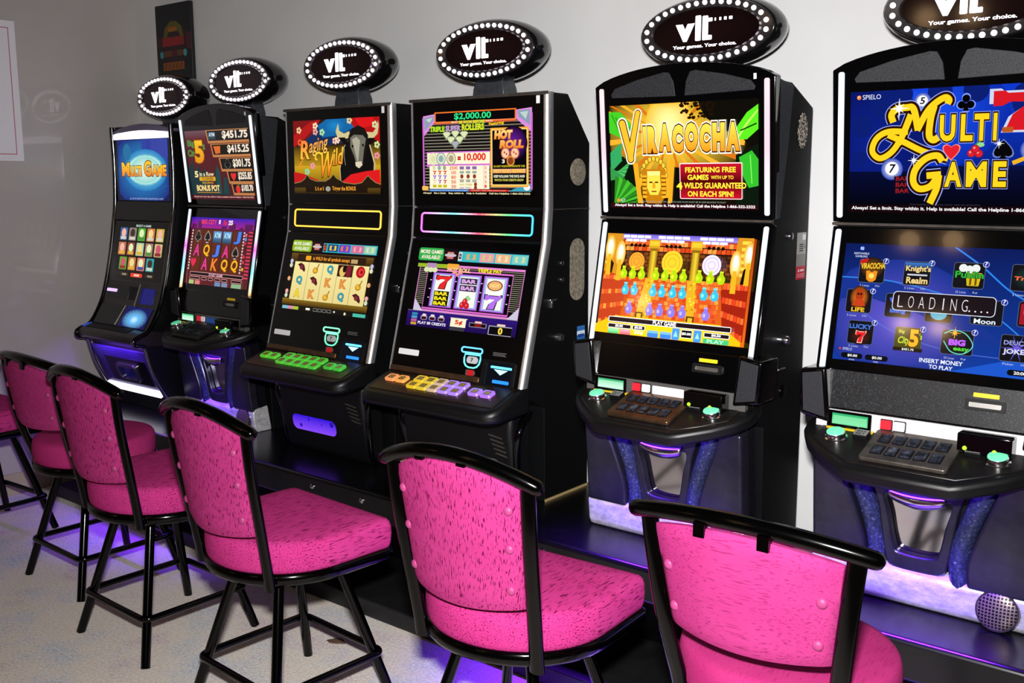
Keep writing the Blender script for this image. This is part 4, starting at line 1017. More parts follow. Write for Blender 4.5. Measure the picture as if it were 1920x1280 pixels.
def art_dice_title():
    A = 0.531 / 0.303; a = Art(A)
    a.R(0, 0, 1, 1, '#050406')
    for k in range(22): a.R(0.03, 0.14 + k * 0.038, 0.985, 0.146 + k * 0.038, '#b0a894')
    for k in range(22): a.R(0.03, 0.152 + k * 0.038, 0.985, 0.156 + k * 0.038, '#5a544c')
    a.P([(0.02, 0.04), (0.13, 0.02), (0.13, 0.12), (0.03, 0.28)], '#d88ad8'); a.P([(0.03, 0.06), (0.125, 0.04), (0.12, 0.1), (0.035, 0.22)], '#8a98b0'); a.P([(0.045, 0.08), (0.115, 0.06), (0.08, 0.12)], '#b8d0c8')
    a.P([(0.85, 0.02), (0.99, 0.0), (0.99, 0.28), (0.86, 0.12)], '#d88ad8'); a.P([(0.87, 0.03), (0.975, 0.02), (0.975, 0.2), (0.88, 0.1)], '#8a98b0'); a.P([(0.89, 0.05), (0.96, 0.04), (0.94, 0.13)], '#b8d0c8')
    for u in (0.014, 0.982): a.R(u, 0.06, u + 0.014, 0.93, '#c868c8')
    a.R(0.13, 0.0, 0.86, 0.14, '#e8702a'); a.R(0.142, 0.015, 0.848, 0.115, '#060308'); a.R(0.13, 0.115, 0.86, 0.145, '#ff8a4a', '#c8401a')
    a.T('$2,000.00', 0.315, 0.022, 0.645, 0.108, '#2ee88a', 0.018, 0, 0, [(0.03, '#0a4a2c')])
    a.T('MUST', 0.29, 0.118, 0.35, 0.14, '#ffe0b8', 0.02); a.T('BE WON BEFORE', 0.36, 0.112, 0.59, 0.15, '#b8f038', 0.03); a.T('PAYS', 0.6, 0.118, 0.66, 0.14, '#ffe0b8', 0.02)
    O = [(0.04, '#3a5a08')]
    a.T('TRIPLE', 0.085, 0.17, 0.225, 0.235, '#b4e02a', 0.05, 0, 0, O); a.T('SUPER', 0.235, 0.165, 0.375, 0.235, '#b898c0', 0.05, 0, 0, [(0.04, '#5a3a60')]); a.T('ROLLERS', 0.385, 0.155, 0.585, 0.23, '#d0e02a', 0.05, 0, 0, O)
    a.T('Featuring', 0.625, 0.15, 0.755, 0.195, '#ffc81c', 0.03, 0.15, 0.015, [(0.025, '#5a3a08')])
    for u, v in ((0.245, 0.285), (0.325, 0.275), (0.405, 0.285), (0.285, 0.345), (0.365, 0.345), (0.325, 0.4)):
        c = '#d8e0b0' if v < 0.39 else '#a8a8b8'
        a.P([(u - 0.042, v - 0.03), (u - 0.02, v - 0.05), (u + 0.02, v - 0.05), (u + 0.042, v - 0.03), (u + 0.01, v + 0.045), (u - 0.01, v + 0.045)], '#6a7458'); a.P([(u - 0.036, v - 0.028), (u - 0.018, v - 0.044), (u + 0.018, v - 0.044), (u + 0.036, v - 0.028), (u, v + 0.04)], c)
    a.R(0.055, 0.475, 0.64, 0.66, '#d070d0'); a.R(0.06, 0.49, 0.635, 0.625, '#fbf3cf')
    for u, c in ((0.115, '#d8d8a8'), (0.19, '#88a8a8'), (0.285, '#a8a080')): a.E(u, 0.56, 0.045, c); a.E(u, 0.56, 0.036, '#e8e4c0'); a.E(u, 0.56, 0.024, c)
    a.T('=', 0.345, 0.535, 0.375, 0.58, '#c01818', 0.08); a.T('10,000', 0.405, 0.50, 0.60, 0.60, '#e0301c', 0.03, 0, 0, [(0.03, '#ffd0b8')])
    a.R(0.08, 0.645, 0.63, 0.925, '#fbf0d0'); a.R(0.3, 0.645, 0.302, 0.925, '#d8c8a8'); a.R(0.58, 0.645, 0.583, 0.925, '#c870c8')
    for i, tx in enumerate(('2500', '100', '80', '50', '30')):
        a.R(0.08, 0.698 + 0.056 * i, 0.63, 0.7 + 0.056 * i, '#d8d0b0'); a.T(tx, 0.27 if len(tx) > 3 else 0.285, 0.652 + 0.056 * i, 0.345 if len(tx) > 3 else 0.33, 0.692 + 0.056 * i, '#e04a2a', 0.02)
    for k in range(3):
        u = 0.115 + 0.05 * k
        a.E(u + 0.01, 0.67, 0.016, ['#d8d8a8', '#88a8a8', '#a8a080'][k]); seven(a, u, 0.705, 0.03, 0.042, '#c81c1c', '#f0c0a0')
        seven(a, u, 0.76, 0.03, 0.042, '#7a4ad0', '#d8c8f0'); seven(a, u, 0.815, 0.03, 0.042, ['#d8d0b0', '#7a4ad0', '#c81c1c'][k], '#f0e0c0'); a.R(u - 0.004, 0.875, u + 0.032, 0.908, '#c8b818')
        u = 0.365 + 0.058 * k
        a.R(u, 0.655, u + 0.04, 0.692, '#8a68a8'); a.R(u, 0.71, u + 0.04, 0.74, '#98a898'); a.E(u + 0.02, 0.775, 0.015, '#8a3a2a'); a.R(u, 0.81, u + 0.04, 0.845, '#a8a898')
    a.T('ANY THREE', 0.365, 0.862, 0.48, 0.885, '#b8b01c', 0.02); a.T('ANY TWO', 0.365, 0.9, 0.47, 0.922, '#8a68a8', 0.02); a.E(0.51, 0.87, 0.014, '#8a3a2a'); a.E(0.51, 0.91, 0.014, '#8a3a2a')
    for i in range(5): a.T(('20', '10', '5', '2', '1')[i], 0.592, 0.655 + 0.055 * i, 0.61, 0.69 + 0.055 * i, '#e04a2a', 0.02)
    a.R(0.08, 0.93, 0.45, 0.955, '#3a78c8'); a.T('THE GAME AND THE TOTALS PLAY AS SHOWN ABOVE', 0.09, 0.934, 0.44, 0.951, '#c8dcf4'); a.R(0.45, 0.93, 0.8, 0.955, '#c82018'); a.T('HIGHEST WIN PAID EACH PLAY', 0.47, 0.935, 0.78, 0.95, '#f8c0a8')
    a.P([(0.8, 0.95), (0.92, 0.88), (0.985, 0.86), (0.985, 0.95)], '#3aa0b8'); a.E(0.955, 0.905, 0.028, '#e8f0f0', 0.02); a.RR(0.01, 0.89, 0.07, 0.945, 0.01, '#f0b858')
    a.RR(0.645, 0.215, 0.97, 0.9, 0.01, '#f4a83a'); a.RR(0.655, 0.235, 0.96, 0.88, 0.006, '#fbe28a'); a.RR(0.662, 0.245, 0.953, 0.87, 0.004, '#07040a')
    a.G(0.84, 0.4, 0.12, 0.2, '#6a1ca0', '#07040a', rings=2)
    a.T('HOT', 0.68, 0.245, 0.83, 0.345, '#ffe088', 0.06, 0.1, 0, [(0.05, '#c86a18')], '#f0902a'); a.T('ROLL', 0.725, 0.36, 0.925, 0.455, '#f8c060', 0.06, 0.15, 0, [(0.05, '#a84a10')], '#e87a2a')
    for u in (0.775, 0.855): a.E(u, 0.51, 0.038, '#c86a4a'); a.E(u, 0.51, 0.03, '#f4c8a0'); a.E(u - 0.008, 0.5, 0.007, '#b03a2a'); a.E(u + 0.01, 0.52, 0.007, '#b03a2a')
    a.T('3', 0.745, 0.58, 0.77, 0.625, '#fff4d8', 0.03); a.E(0.82, 0.6, 0.034, '#d8903a'); a.E(0.82, 0.6, 0.024, '#8a3a1c')
    a.T('IN ANY POSITION INITIATE THE', 0.675, 0.648, 0.94, 0.672, '#d8c828', 0.02); a.R(0.667, 0.69, 0.948, 0.74, '#f0a898', '#d8885a'); a.T('HOT ROLL BONUS', 0.675, 0.695, 0.94, 0.735, '#f8d03a', 0.04)
    a.T('KEEP ROLLING THE DICE AND', 0.675, 0.76, 0.94, 0.79, '#f4f0d0', 0.03); a.T('WATCH YOUR CREDITS GROW', 0.68, 0.805, 0.93, 0.832, '#d8d058', 0.03)
    a.R(0, 0.955, 1, 1, '#050406'); a.T('Always!   Set a Limit.   Stay within it.   Help is Available!   Call the Helpline 1-866-332-2322', 0.02, 0.965, 0.985, 0.992, '#f0e4b0', 0.03)
    return a

def art_dice_reels():
    A = 0.531 / 0.303; a = Art(A)
    a.R(0, 0, 1, 1, '#060408')
    more_games(a, '#2ea84a', ((0.385, 0.42, '#d8d8d0', '#3a3a40'), (0.44, 0.565, '#48b8b8', '#e8a858'), (0.58, 0.705, '#e89aa0', '#c8c888'), (0.72, 0.85, '#e8b088', '#f0d8a8'), (0.865, 0.995, '#78c8c0', '#c8d8a8')), A)
    for k in range(20): a.R(0.04, 0.245 + k * 0.024, 0.985, 0.252 + k * 0.024, '#9a937c')
    def band(P, w, c): a.L(P, w, c, closed=True)
    band([(0.045, 0.22), (0.99, 0.22), (0.99, 0.79), (0.045, 0.79)], 0.016, '#e284d0')
    a.R(0.13, 0.29, 0.895, 0.745, '#050308'); band([(0.125, 0.28), (0.9, 0.28), (0.9, 0.76), (0.125, 0.76)], 0.012, '#d86ac8')
    for sx, u in ((1, 0.045), (-1, 0.99)): a.P([(u, 0.65), (u + sx * 0.09, 0.8), (u, 0.8)], '#c8c0d8')
    a.P([(0.02, 0.205), (0.3, 0.2), (0.3, 0.25), (0.02, 0.25)], '#98b428'); a.R(0.11, 0.195, 0.2, 0.26, '#b088b8'); a.RR(0.3, 0.19, 0.41, 0.26, 0.01, '#f0a838'); a.T('HOT ROLL', 0.305, 0.235, 0.52, 0.29, '#f0b890', 0.06, 0.1)
    for u in (0.11, 0.15, 0.19): a.E(u, 0.28, 0.025, '#d8e0b0', 0.018)
    for u in (0.38, 0.43): a.E(u, 0.32, 0.025, '#e89a88', 0.022)
    a.T('TRIPLE PAY', 0.585, 0.225, 0.8, 0.275, '#f0d82a', 0.05)
    for i, (u0, u1) in enumerate(((0.185, 0.395), (0.42, 0.63), (0.655, 0.865))):
        a.R(u0, 0.31, u1, 0.735, '#a85ad8'); a.R(u0 + 0.012, 0.325, u1 - 0.012, 0.72, '#a8b8e0'); a.R(u0 + 0.03, 0.34, u1 - 0.03, 0.705, '#f2f2ea')
        for v in (0.4, 0.51, 0.62): a.R(u0 - 0.022, v, u0 - 0.008, v + 0.01, '#e8e4f0')
    for v in (0.4, 0.51, 0.62): a.R(0.873, v, 0.887, v + 0.01, '#e8e4f0')
    seven(a, 0.225, 0.345, 0.13, 0.16, '#e02a2a', '#5a0c10')
    a.R(0.22, 0.535, 0.36, 0.72, '#141008')
    for k in range(3): a.T('BAR', 0.228, 0.545 + 0.06 * k, 0.352, 0.59 + 0.06 * k, '#f0e020', 0.05)
    for k in range(2): a.RR(0.45, 0.355 + 0.085 * k, 0.6, 0.43 + 0.085 * k, 0.004, '#3a2848'); a.T('BAR', 0.46, 0.368 + 0.085 * k, 0.59, 0.417 + 0.085 * k, '#d8a8e0', 0.05)
    cherry(a, 0.52, 0.645, 0.05, A)
    a.E(0.76, 0.42, 0.068, '#7a3a14', 0.036); a.E(0.76, 0.42, 0.058, '#e8b070', 0.03); a.T('HOT', 0.72, 0.4, 0.8, 0.44, '#f8d888', 0.05)
    seven(a, 0.69, 0.535, 0.14, 0.165, '#b070e8', '#2a1040')
    a.R(0.0, 0.8, 1, 0.805, '#8a8878'); a.R(0, 0.805, 1, 1, '#2c1474', '#1c0a48')
    for k, c in enumerate(('#2a8ab0', '#4a9ac8', '#c05890', '#c89a3a')): a.RR(0.045, 0.83 + 0.04 * k, 0.1, 0.862 + 0.04 * k, 0.006, c)
    for u in (0.135, 0.215, 0.3): a.RR(u, 0.855, u + 0.06, 0.91, 0.012, '#b0a8b8'); a.RR(u + 0.006, 0.87, u + 0.054, 0.905, 0.008, '#3a0c14'); a.RR(u + 0.012, 0.835, u + 0.048, 0.862, 0.008, '#e0d8d0')
    a.T('PLAY 80 CREDITS', 0.115, 0.93, 0.38, 0.965, '#ece8f8', 0.03)
    a.RR(0.415, 0.845, 0.57, 0.855, 0.002, '#d8d4c0'); a.R(0.42, 0.855, 0.56, 0.955, '#f4efc8'); a.T('5¢', 0.46, 0.868, 0.53, 0.935, '#d8302a', 0.04); a.R(0.42, 0.965, 0.555, 1.0, '#3a383c')
    a.RR(0.59, 0.88, 0.745, 0.935, 0.006, '#8a8898'); a.R(0.597, 0.888, 0.738, 0.927, '#120a10'); a.R(0.64, 0.892, 0.7, 0.924, '#8a1418'); a.RR(0.64, 0.86, 0.7, 0.882, 0.004, '#f0c8b8')
    a.RR(0.765, 0.89, 0.965, 1.0, 0.004, '#a8a8b0'); a.R(0.772, 0.9, 0.965, 0.992, '#08060c'); a.RR(0.835, 0.865, 0.905, 0.888, 0.004, '#f0d0b8'); a.T('0', 0.85, 0.905, 0.888, 0.985, '#f8d848', 0.04)
    return a

def art_big_city_title():
    A = 0.518 / 0.32; a = Art(A)
    a.R(0, 0, 1, 1, '#5a1c24', '#471219'); a.R(0, 0, 1, 0.12, '#6a4a52', '#5a1c24')
    a.P([(0, 0.55), (0.08, 0.42), (0.1, 0.6), (0.18, 0.5), (0.2, 0.62), (0.27, 0.55), (0.29, 0.75), (0.4, 0.85), (0.42, 0.6), (0.46, 0.52), (0.5, 0.62), (0.52, 0.9), (0.6, 0.7), (0.63, 0.95), (0, 0.97)], '#143034')
    a.P([(0.42, 0.9), (0.44, 0.6), (0.47, 0.5), (0.5, 0.62), (0.5, 0.92)], '#1d4444'); a.P([(0.53, 0.9), (0.55, 0.68), (0.6, 0.68), (0.61, 0.92)], '#1a3c40')
    a.T('Big', 0.03, 0.13, 0.14, 0.25, '#4f8a3c', 0.04); a.T('City', 0.02, 0.27, 0.16, 0.40, '#4f8a3c', 0.04)
    a.T('5', 0.13, 0.14, 0.28, 0.47, '#f2bc18', 0.05, 0, 0, [(0.04, '#7a3a08')], '#e08a14'); a.T('s', 0.27, 0.2, 0.31, 0.28, '#4f8a3c', 0.04)
    a.T('5', 0.09, 0.585, 0.15, 0.68, '#f6dc98', 0.04); a.T('in a Row', 0.17, 0.6, 0.4, 0.66, '#f0e0b0', 0.02); a.RR(0.16, 0.67, 0.42, 0.73, 0.008, '#d8a424'); a.T('TOWER', 0.2, 0.675, 0.39, 0.725, '#7a4a08', 0.02); a.T('SEQUENCE', 0.2, 0.745, 0.38, 0.775, '#d8a83a', 0.02)
    a.T('BONUS POT', 0.1, 0.79, 0.47, 0.88, '#f4d890', 0.04, 0, 0, [(0.04, '#5a3010')]); a.R(0.1, 0.895, 0.47, 0.905, '#c88a2a')
    rows = ((0.0, 0.155, 0.365, '$451.75', 0.60), (0.2, 0.355, 0.42, '$415.25', 0.66), (0.4, 0.56, 0.53, '$301.75', 0.72), (0.585, 0.735, 0.63, '$255.85', 0.78), (0.765, 0.90, 0.68, '$183.70', 0.81))
    for i, (v0, v1, u0, tx, ut) in enumerate(rows):
        a.P([(u0 - 0.02, v0), (1.0, v0), (1.0, v1 + 0.035), (u0 + 0.005, v1 + 0.035)], '#b87a48'); a.P([(u0, v0 + 0.012), (1.0, v0 + 0.012), (1.0, v1), (u0 + 0.018, v1)], '#171310')
        a.T(tx, ut, v0 + 0.02, 0.985, v1 - 0.012, '#f0e0cc', 0.04)
        u, v = u0 + 0.08, (v0 + v1) / 2 + 0.005
        if i == 0: a.R(u - 0.06, v - 0.05, u + 0.05, v + 0.06, '#4a6a7a', '#1c2a34'); a.T('ATM', u - 0.05, v - 0.04, u + 0.04, v + 0.01, '#c8dce8', 0.03)
        elif i == 1: a.P([(u - 0.055, v - 0.05), (u + 0.055, v - 0.05), (u + 0.045, v + 0.05), (u - 0.03, v + 0.06)], '#d8682a')
        elif i == 2: club(a, u + 0.03, v, 0.05, '#5a5a58', A); club(a, u + 0.03, v, 0.04, '#0e0e0e', A)
        elif i == 3: heart(a, u, v, 0.045, '#d82a2a', A)
        else: a.E(u, v + 0.01, 0.035, '#d82a2a'); a.L([(u, v - 0.01), (u + 0.02, v - 0.06)], 0.01, '#3a8a2a')
    a.R(0, 0.935, 1, 1, '#4a141c'); a.T('Always! Set a limit. Stay within it. Help is available! Call the Helpline 1-866-332-2322', 0.04, 0.95, 0.98, 0.978, '#e8b8b0', 0.02)
    return a

def art_big_city_reels():
    A = 0.518 / 0.323; a = Art(A)
    a.R(0, 0, 1, 1, '#4a1418', '#5a1c20'); a.R(0, 0, 1, 0.16, '#2a18a8', '#a01c8a')
    for u, w, h in ((0.02, 0.08, 0.08), (0.12, 0.06, 0.12), (0.5, 0.08, 0.06), (0.62, 0.1, 0.1), (0.78, 0.06, 0.05), (0.86, 0.12, 0.1)): a.R(u, 0.18 - h, u + w, 0.2, '#5a1450')
    a.T('BIG CITY', 0.17, 0.03, 0.42, 0.10, '#e03a58', 0.05); a.R(0.45, 0.03, 0.475, 0.09, '#f0e0e8'); a.T('5s', 0.52, 0.03, 0.58, 0.1, '#d82a4a', 0.05); a.T('25', 0.6, 0.03, 0.67, 0.1, '#f0e0e8', 0.05)
    a.R(0.05, 0.18, 0.87, 0.8, '#5e2614')
    for k in range(6): a.R(0.065 + 0.155 * k, 0.18, 0.075 + 0.155 * k, 0.8, '#3a1408')
    for k in range(14): a.R(0.035, 0.19 + 0.044 * k, 0.055, 0.215 + 0.044 * k, '#e0c8d0'); a.R(0.855, 0.19 + 0.044 * k, 0.875, 0.215 + 0.044 * k, '#e0c8d0'); a.R(0.93, 0.18 + 0.05 * k, 0.995, 0.205 + 0.05 * k, '#c83a58')
    for v, c in ((0.21, '#d86a8a'), (0.27, '#5a8ad8'), (0.33, '#b8303a'), (0.52, '#d82a3a'), (0.6, '#c83a4a'), (0.7, '#e0a82a')): a.RR(0.885, v, 0.915, v + 0.045, 0.006, c)
    U = [0.15, 0.305, 0.46, 0.615, 0.77]; V = [0.28, 0.49, 0.69]
    def let(u, v, s, c, e): a.T(s, u - 0.05, v - 0.09, u + 0.05, v + 0.09, c, 0.03, 0.12, 0, [(0.03, e)])
    club(a, U[0], V[0], 0.055, '#8a8480', A); club(a, U[0], V[0], 0.045, '#161214', A); spade(a, U[1], V[0], 0.055, '#a8a49c', A); spade(a, U[1], V[0], 0.044, '#161214', A)
    for u in (U[2], U[3]): a.R(u - 0.065, V[0] - 0.08, u + 0.065, V[0] + 0.09, '#5a98d0', '#24405a'); a.T('ATM', u - 0.05, V[0] - 0.06, u + 0.05, V[0] + 0.02, '#b8e0f0', 0.03)
    let(U[4], V[0], 'J', '#4a78e0', '#14245a')
    let(U[0], V[1], 'A', '#d83a8a', '#4a0c30'); let(U[1], V[1], 'Q', '#f0b41c', '#6a3c08'); let(U[2], V[1], 'J', '#4a78e0', '#14245a'); let(U[3], V[1], 'A', '#d83a8a', '#4a0c30'); spade(a, U[4], V[1], 0.055, '#a8a49c', A); spade(a, U[4], V[1], 0.044, '#161214', A)
    heart(a, U[0] - 0.03, V[2] - 0.02, 0.05, '#d82a4a', A); let(U[1], V[2], 'A', '#d83a8a', '#4a0c30'); let(U[2], V[2], 'K', '#e8842a', '#6a2408'); let(U[3], V[2], 'Q', '#f0b41c', '#6a3c08'); let(U[4], V[2], 'Q', '#f0b41c', '#6a3c08')
    a.frame(0.09, 0.815, 0.93, 0.87, 0.01, 0.005, '#d89a98', '#120608'); a.T('START GAME', 0.4, 0.825, 0.62, 0.86, '#e0a8c0', 0.03)
    for u0, u1 in ((0.09, 0.26), (0.29, 0.37), (0.4, 0.47), (0.5, 0.59), (0.61, 0.7), (0.76, 0.92)): a.frame(u0, 0.885, u1, 0.93, 0.008, 0.005, '#d89a98', '#120608')
    a.R(0.09, 0.94, 0.17, 1, '#a8c078'); a.R(0.19, 0.94, 0.27, 1, '#d87a7a'); a.R(0.51, 0.94, 0.6, 1, '#6a88b0'); a.R(0.62, 0.94, 0.71, 1, '#7a88a8'); a.R(0.77, 0.94, 0.92, 1, '#88b088')
    return a

def art_multi_game_small():
    A = 0.46 / 0.30; a = Art(A)
    a.R(0, 0, 1, 1, '#0b1f6e', '#0c1248'); a.G(0.5, 0.5, 0.62, 0.62, '#1f8ac8', '#0c2a7a', rings=4)
    a.P([(0.5, 0), (1, 0), (1, 0.3), (0.5, 0.32)], '#2a3a98'); a.G(0.55, 0.5, 0.42, 0.34, '#8ad8ec', '#1a7ab8', rings=3); a.E(0.55, 0.5, 0.36, '#7ac8d0', 0.165); a.E(0.55, 0.5, 0.33, '#c8e8d0', 0.15); a.G(0.55, 0.5, 0.3, 0.22, '#e8f0d0', '#8ad0d0', rings=2)
    a.C([(0.08, 0.55), (0.3, 0.8), (0.6, 0.86), (0.98, 0.75)], 0.004, '#2a58b0'); a.E(0.2, 0.2, 0.08, '#1c6a98', 0.09)
    O = [(0.045, '#5a2408')]
    a.T('M', 0.08, 0.37, 0.24, 0.60, '#f8c82a', 0.05, 0, 0, O, '#e8781c'); a.T('ULTI', 0.25, 0.43, 0.48, 0.60, '#f8c82a', 0.05, 0, 0, O, '#e8781c'); a.T('G', 0.53, 0.35, 0.67, 0.60, '#f8c82a', 0.05, 0, 0, O, '#e8781c'); a.T('AME', 0.68, 0.42, 0.96, 0.60, '#f8c82a', 0.05, 0, 0, O, '#e8781c')
    a.T('ALL PLAYS AND PAYS ARE AS SHOWN SET A LIMIT', 0.22, 0.955, 0.88, 0.985, '#a8b8e0')
    return a

def art_game_list():
    A = 0.46 / 0.30; a = Art(A)
    a.R(0, 0, 1, 1, '#0c0a0a', '#14100e')
    a.T('SELECT A GAME', 0.36, 0.025, 0.68, 0.065, '#b8d0c8', 0.03)
    r = random.Random(12)
    sets = (('#3a5a8a', '#8a7a78', '#4aa02a', '#c87a4a', '#c8a83a'), ('#b86a4a', '#8a3a34', '#a8c8a0', '#a87a6a', '#c8b078'), ('#5a9a2a', '#b8783a', '#d87a6a', '#2a9a9a', None))
    for i, row in enumerate(sets):
        for j, c in enumerate(row):
            if not c: continue
            u = 0.03 + 0.195 * j + 0.06 * (i == 2); v = 0.085 + 0.265 * i
            if j == 4: u += 0.0
            a.RR(u, v, u + 0.16, v + 0.23, 0.01, c); a.E(u + 0.08, v + 0.095, 0.05, r.choice(['#e8d08a', '#d8e8b0', '#c8506a', '#e8b0a0', '#3a2a20']), 0.05)
            a.RR(u + 0.02, v + 0.16, u + 0.14, v + 0.215, 0.006, r.choice(['#3a4a9a', '#8a2a2a', '#c8c8b8', '#4a8a3a', '#d8a83a']))
    a.RR(0.13, 0.895, 0.33, 0.96, 0.012, '#2a2018'); a.RR(0.18, 0.91, 0.28, 0.945, 0.008, '#8a8068'); a.RR(0.37, 0.895, 0.62, 0.965, 0.012, '#d83a24'); a.RR(0.44, 0.91, 0.56, 0.95, 0.008, '#f0b8a0'); a.RR(0.68, 0.895, 0.88, 0.96, 0.012, '#2a2018'); a.RR(0.73, 0.91, 0.83, 0.945, 0.008, '#8a8068')
    return a

# ---------------------------------------------------------------- gaming machines
TAN = noise_mat('dusty_vent', [(0.35, '#5f584b'), (0.65, '#8d8474')], nscale=90, detail=4, rough=0.9)
FILIGREE = noise_mat('pale_vent', [(0.45, '#2a2724'), (0.55, '#b5ab9c')], nscale=130, detail=2, rough=0.8)
WHITE_LABEL = mat('white_label', '#f4f4f6', 0.5)
YELLOW_LABEL = mat('yellow_label', '#f0c818', 0.5)
SMOKED = noise_mat('belly_plastic', [(0.3, '#2c2a38'), (0.7, '#4c4a5a')], nscale=4, detail=8, rough=0.28, metal=0.75, rough_n=0.7)
TUBE_PL = noise_mat('glitter_plastic', [(0.4, '#282d48'), (0.66, '#3a4068'), (0.76, '#8890b0')], nscale=120, detail=2, rough=0.22, metal=0.3)
SCRATCHED = noise_mat('scratched_chrome', [(0.35, '#a8a6ac'), (0.55, '#d8d6da'), (0.7, '#f4f2f4')], scale=(1, 1, 2), nscale=24, detail=9, rough=0.34, metal=0.35, rough_n=0.75, bump=0.25, bdist=0.003)
BRONZE = noise_mat('bronze_plate', [(0.3, '#5a4434'), (0.7, '#7a5c44')], nscale=30, detail=3, rough=0.32, metal=0.8)
PEWTER = noise_mat('pewter_plate', [(0.3, '#55504a'), (0.7, '#716a62')], nscale=30, detail=3, rough=0.4, metal=0.7)
DARKPLATE = noise_mat('dark_plate', [(0.3, '#1c1a1a'), (0.7, '#2a2625')], nscale=30, detail=3, rough=0.35, metal=0.5)
TRIM = mat('edge_chrome', '#e0e0e2', 0.28, 0.9)
GREYSTRIP = mat('grey_strip', '#6a6866', 0.4, 0.5)
LIGHTSTRIP = mat('pale_strip', '#d4d2d4', 0.45, 0.2)
DECKBRONZE = noise_mat('deck_bronze', [(0.3, '#3a2c24'), (0.7, '#4a392e')], nscale=20, detail=3, rough=0.3, metal=0.7)
GLASSKEY = noise_mat('smoked_key', [(0.35, '#1c1e26'), (0.6, '#3a3e4a'), (0.75, '#686c74')], nscale=55, detail=2, rough=0.12)
GREEN_LENS = mat('green_lens', '#7ad8b0', 0.3, emit='#52d8a0', estr=0.55)
DARK_CHROME = mat('dark_chrome', '#8a8688', 0.2, 0.95)
MIRROR = mat('mirror_plate', '#b8b4bc', 0.08, 1.0)

def loft(rings, caps=(True, True)):
    mb = MB(); n = len(rings[0])
    vs = [p for r in rings for p in r]; fs = []
    for i in range(len(rings) - 1):
        for k in range(n): fs.append((i * n + k, (i + 1) * n + k, (i + 1) * n + (k + 1) % n, i * n + (k + 1) % n))
    if caps[0]: fs.append(tuple(range(n)))
    if caps[1]: fs.append(tuple((len(rings) - 1) * n + k for k in range(n))[::-1])
    return mb.add(vs, fs)

def colorize(mb, fn):
    out = []
    for f in mb.f:
        c = Vector((0, 0, 0))
        for i in f: c += Vector(mb.v[i])
        out.append(fn(c / len(f)))
    mb.c = out
    return mb

def grad(stops, t):
    t = min(max(t, 0), 1)
    for (a, ca), (b, cb) in zip(stops, stops[1:]):
        if t <= b:
            k = (t - a) / max(b - a, 1e-6)
            A, B = hx(ca), hx(cb)
            return tuple(A[i] * (1 - k) + B[i] * k for i in range(4))
    return hx(stops[-1][1])

def tz(F, z):
    return (z - F.A.z) / F.V.z

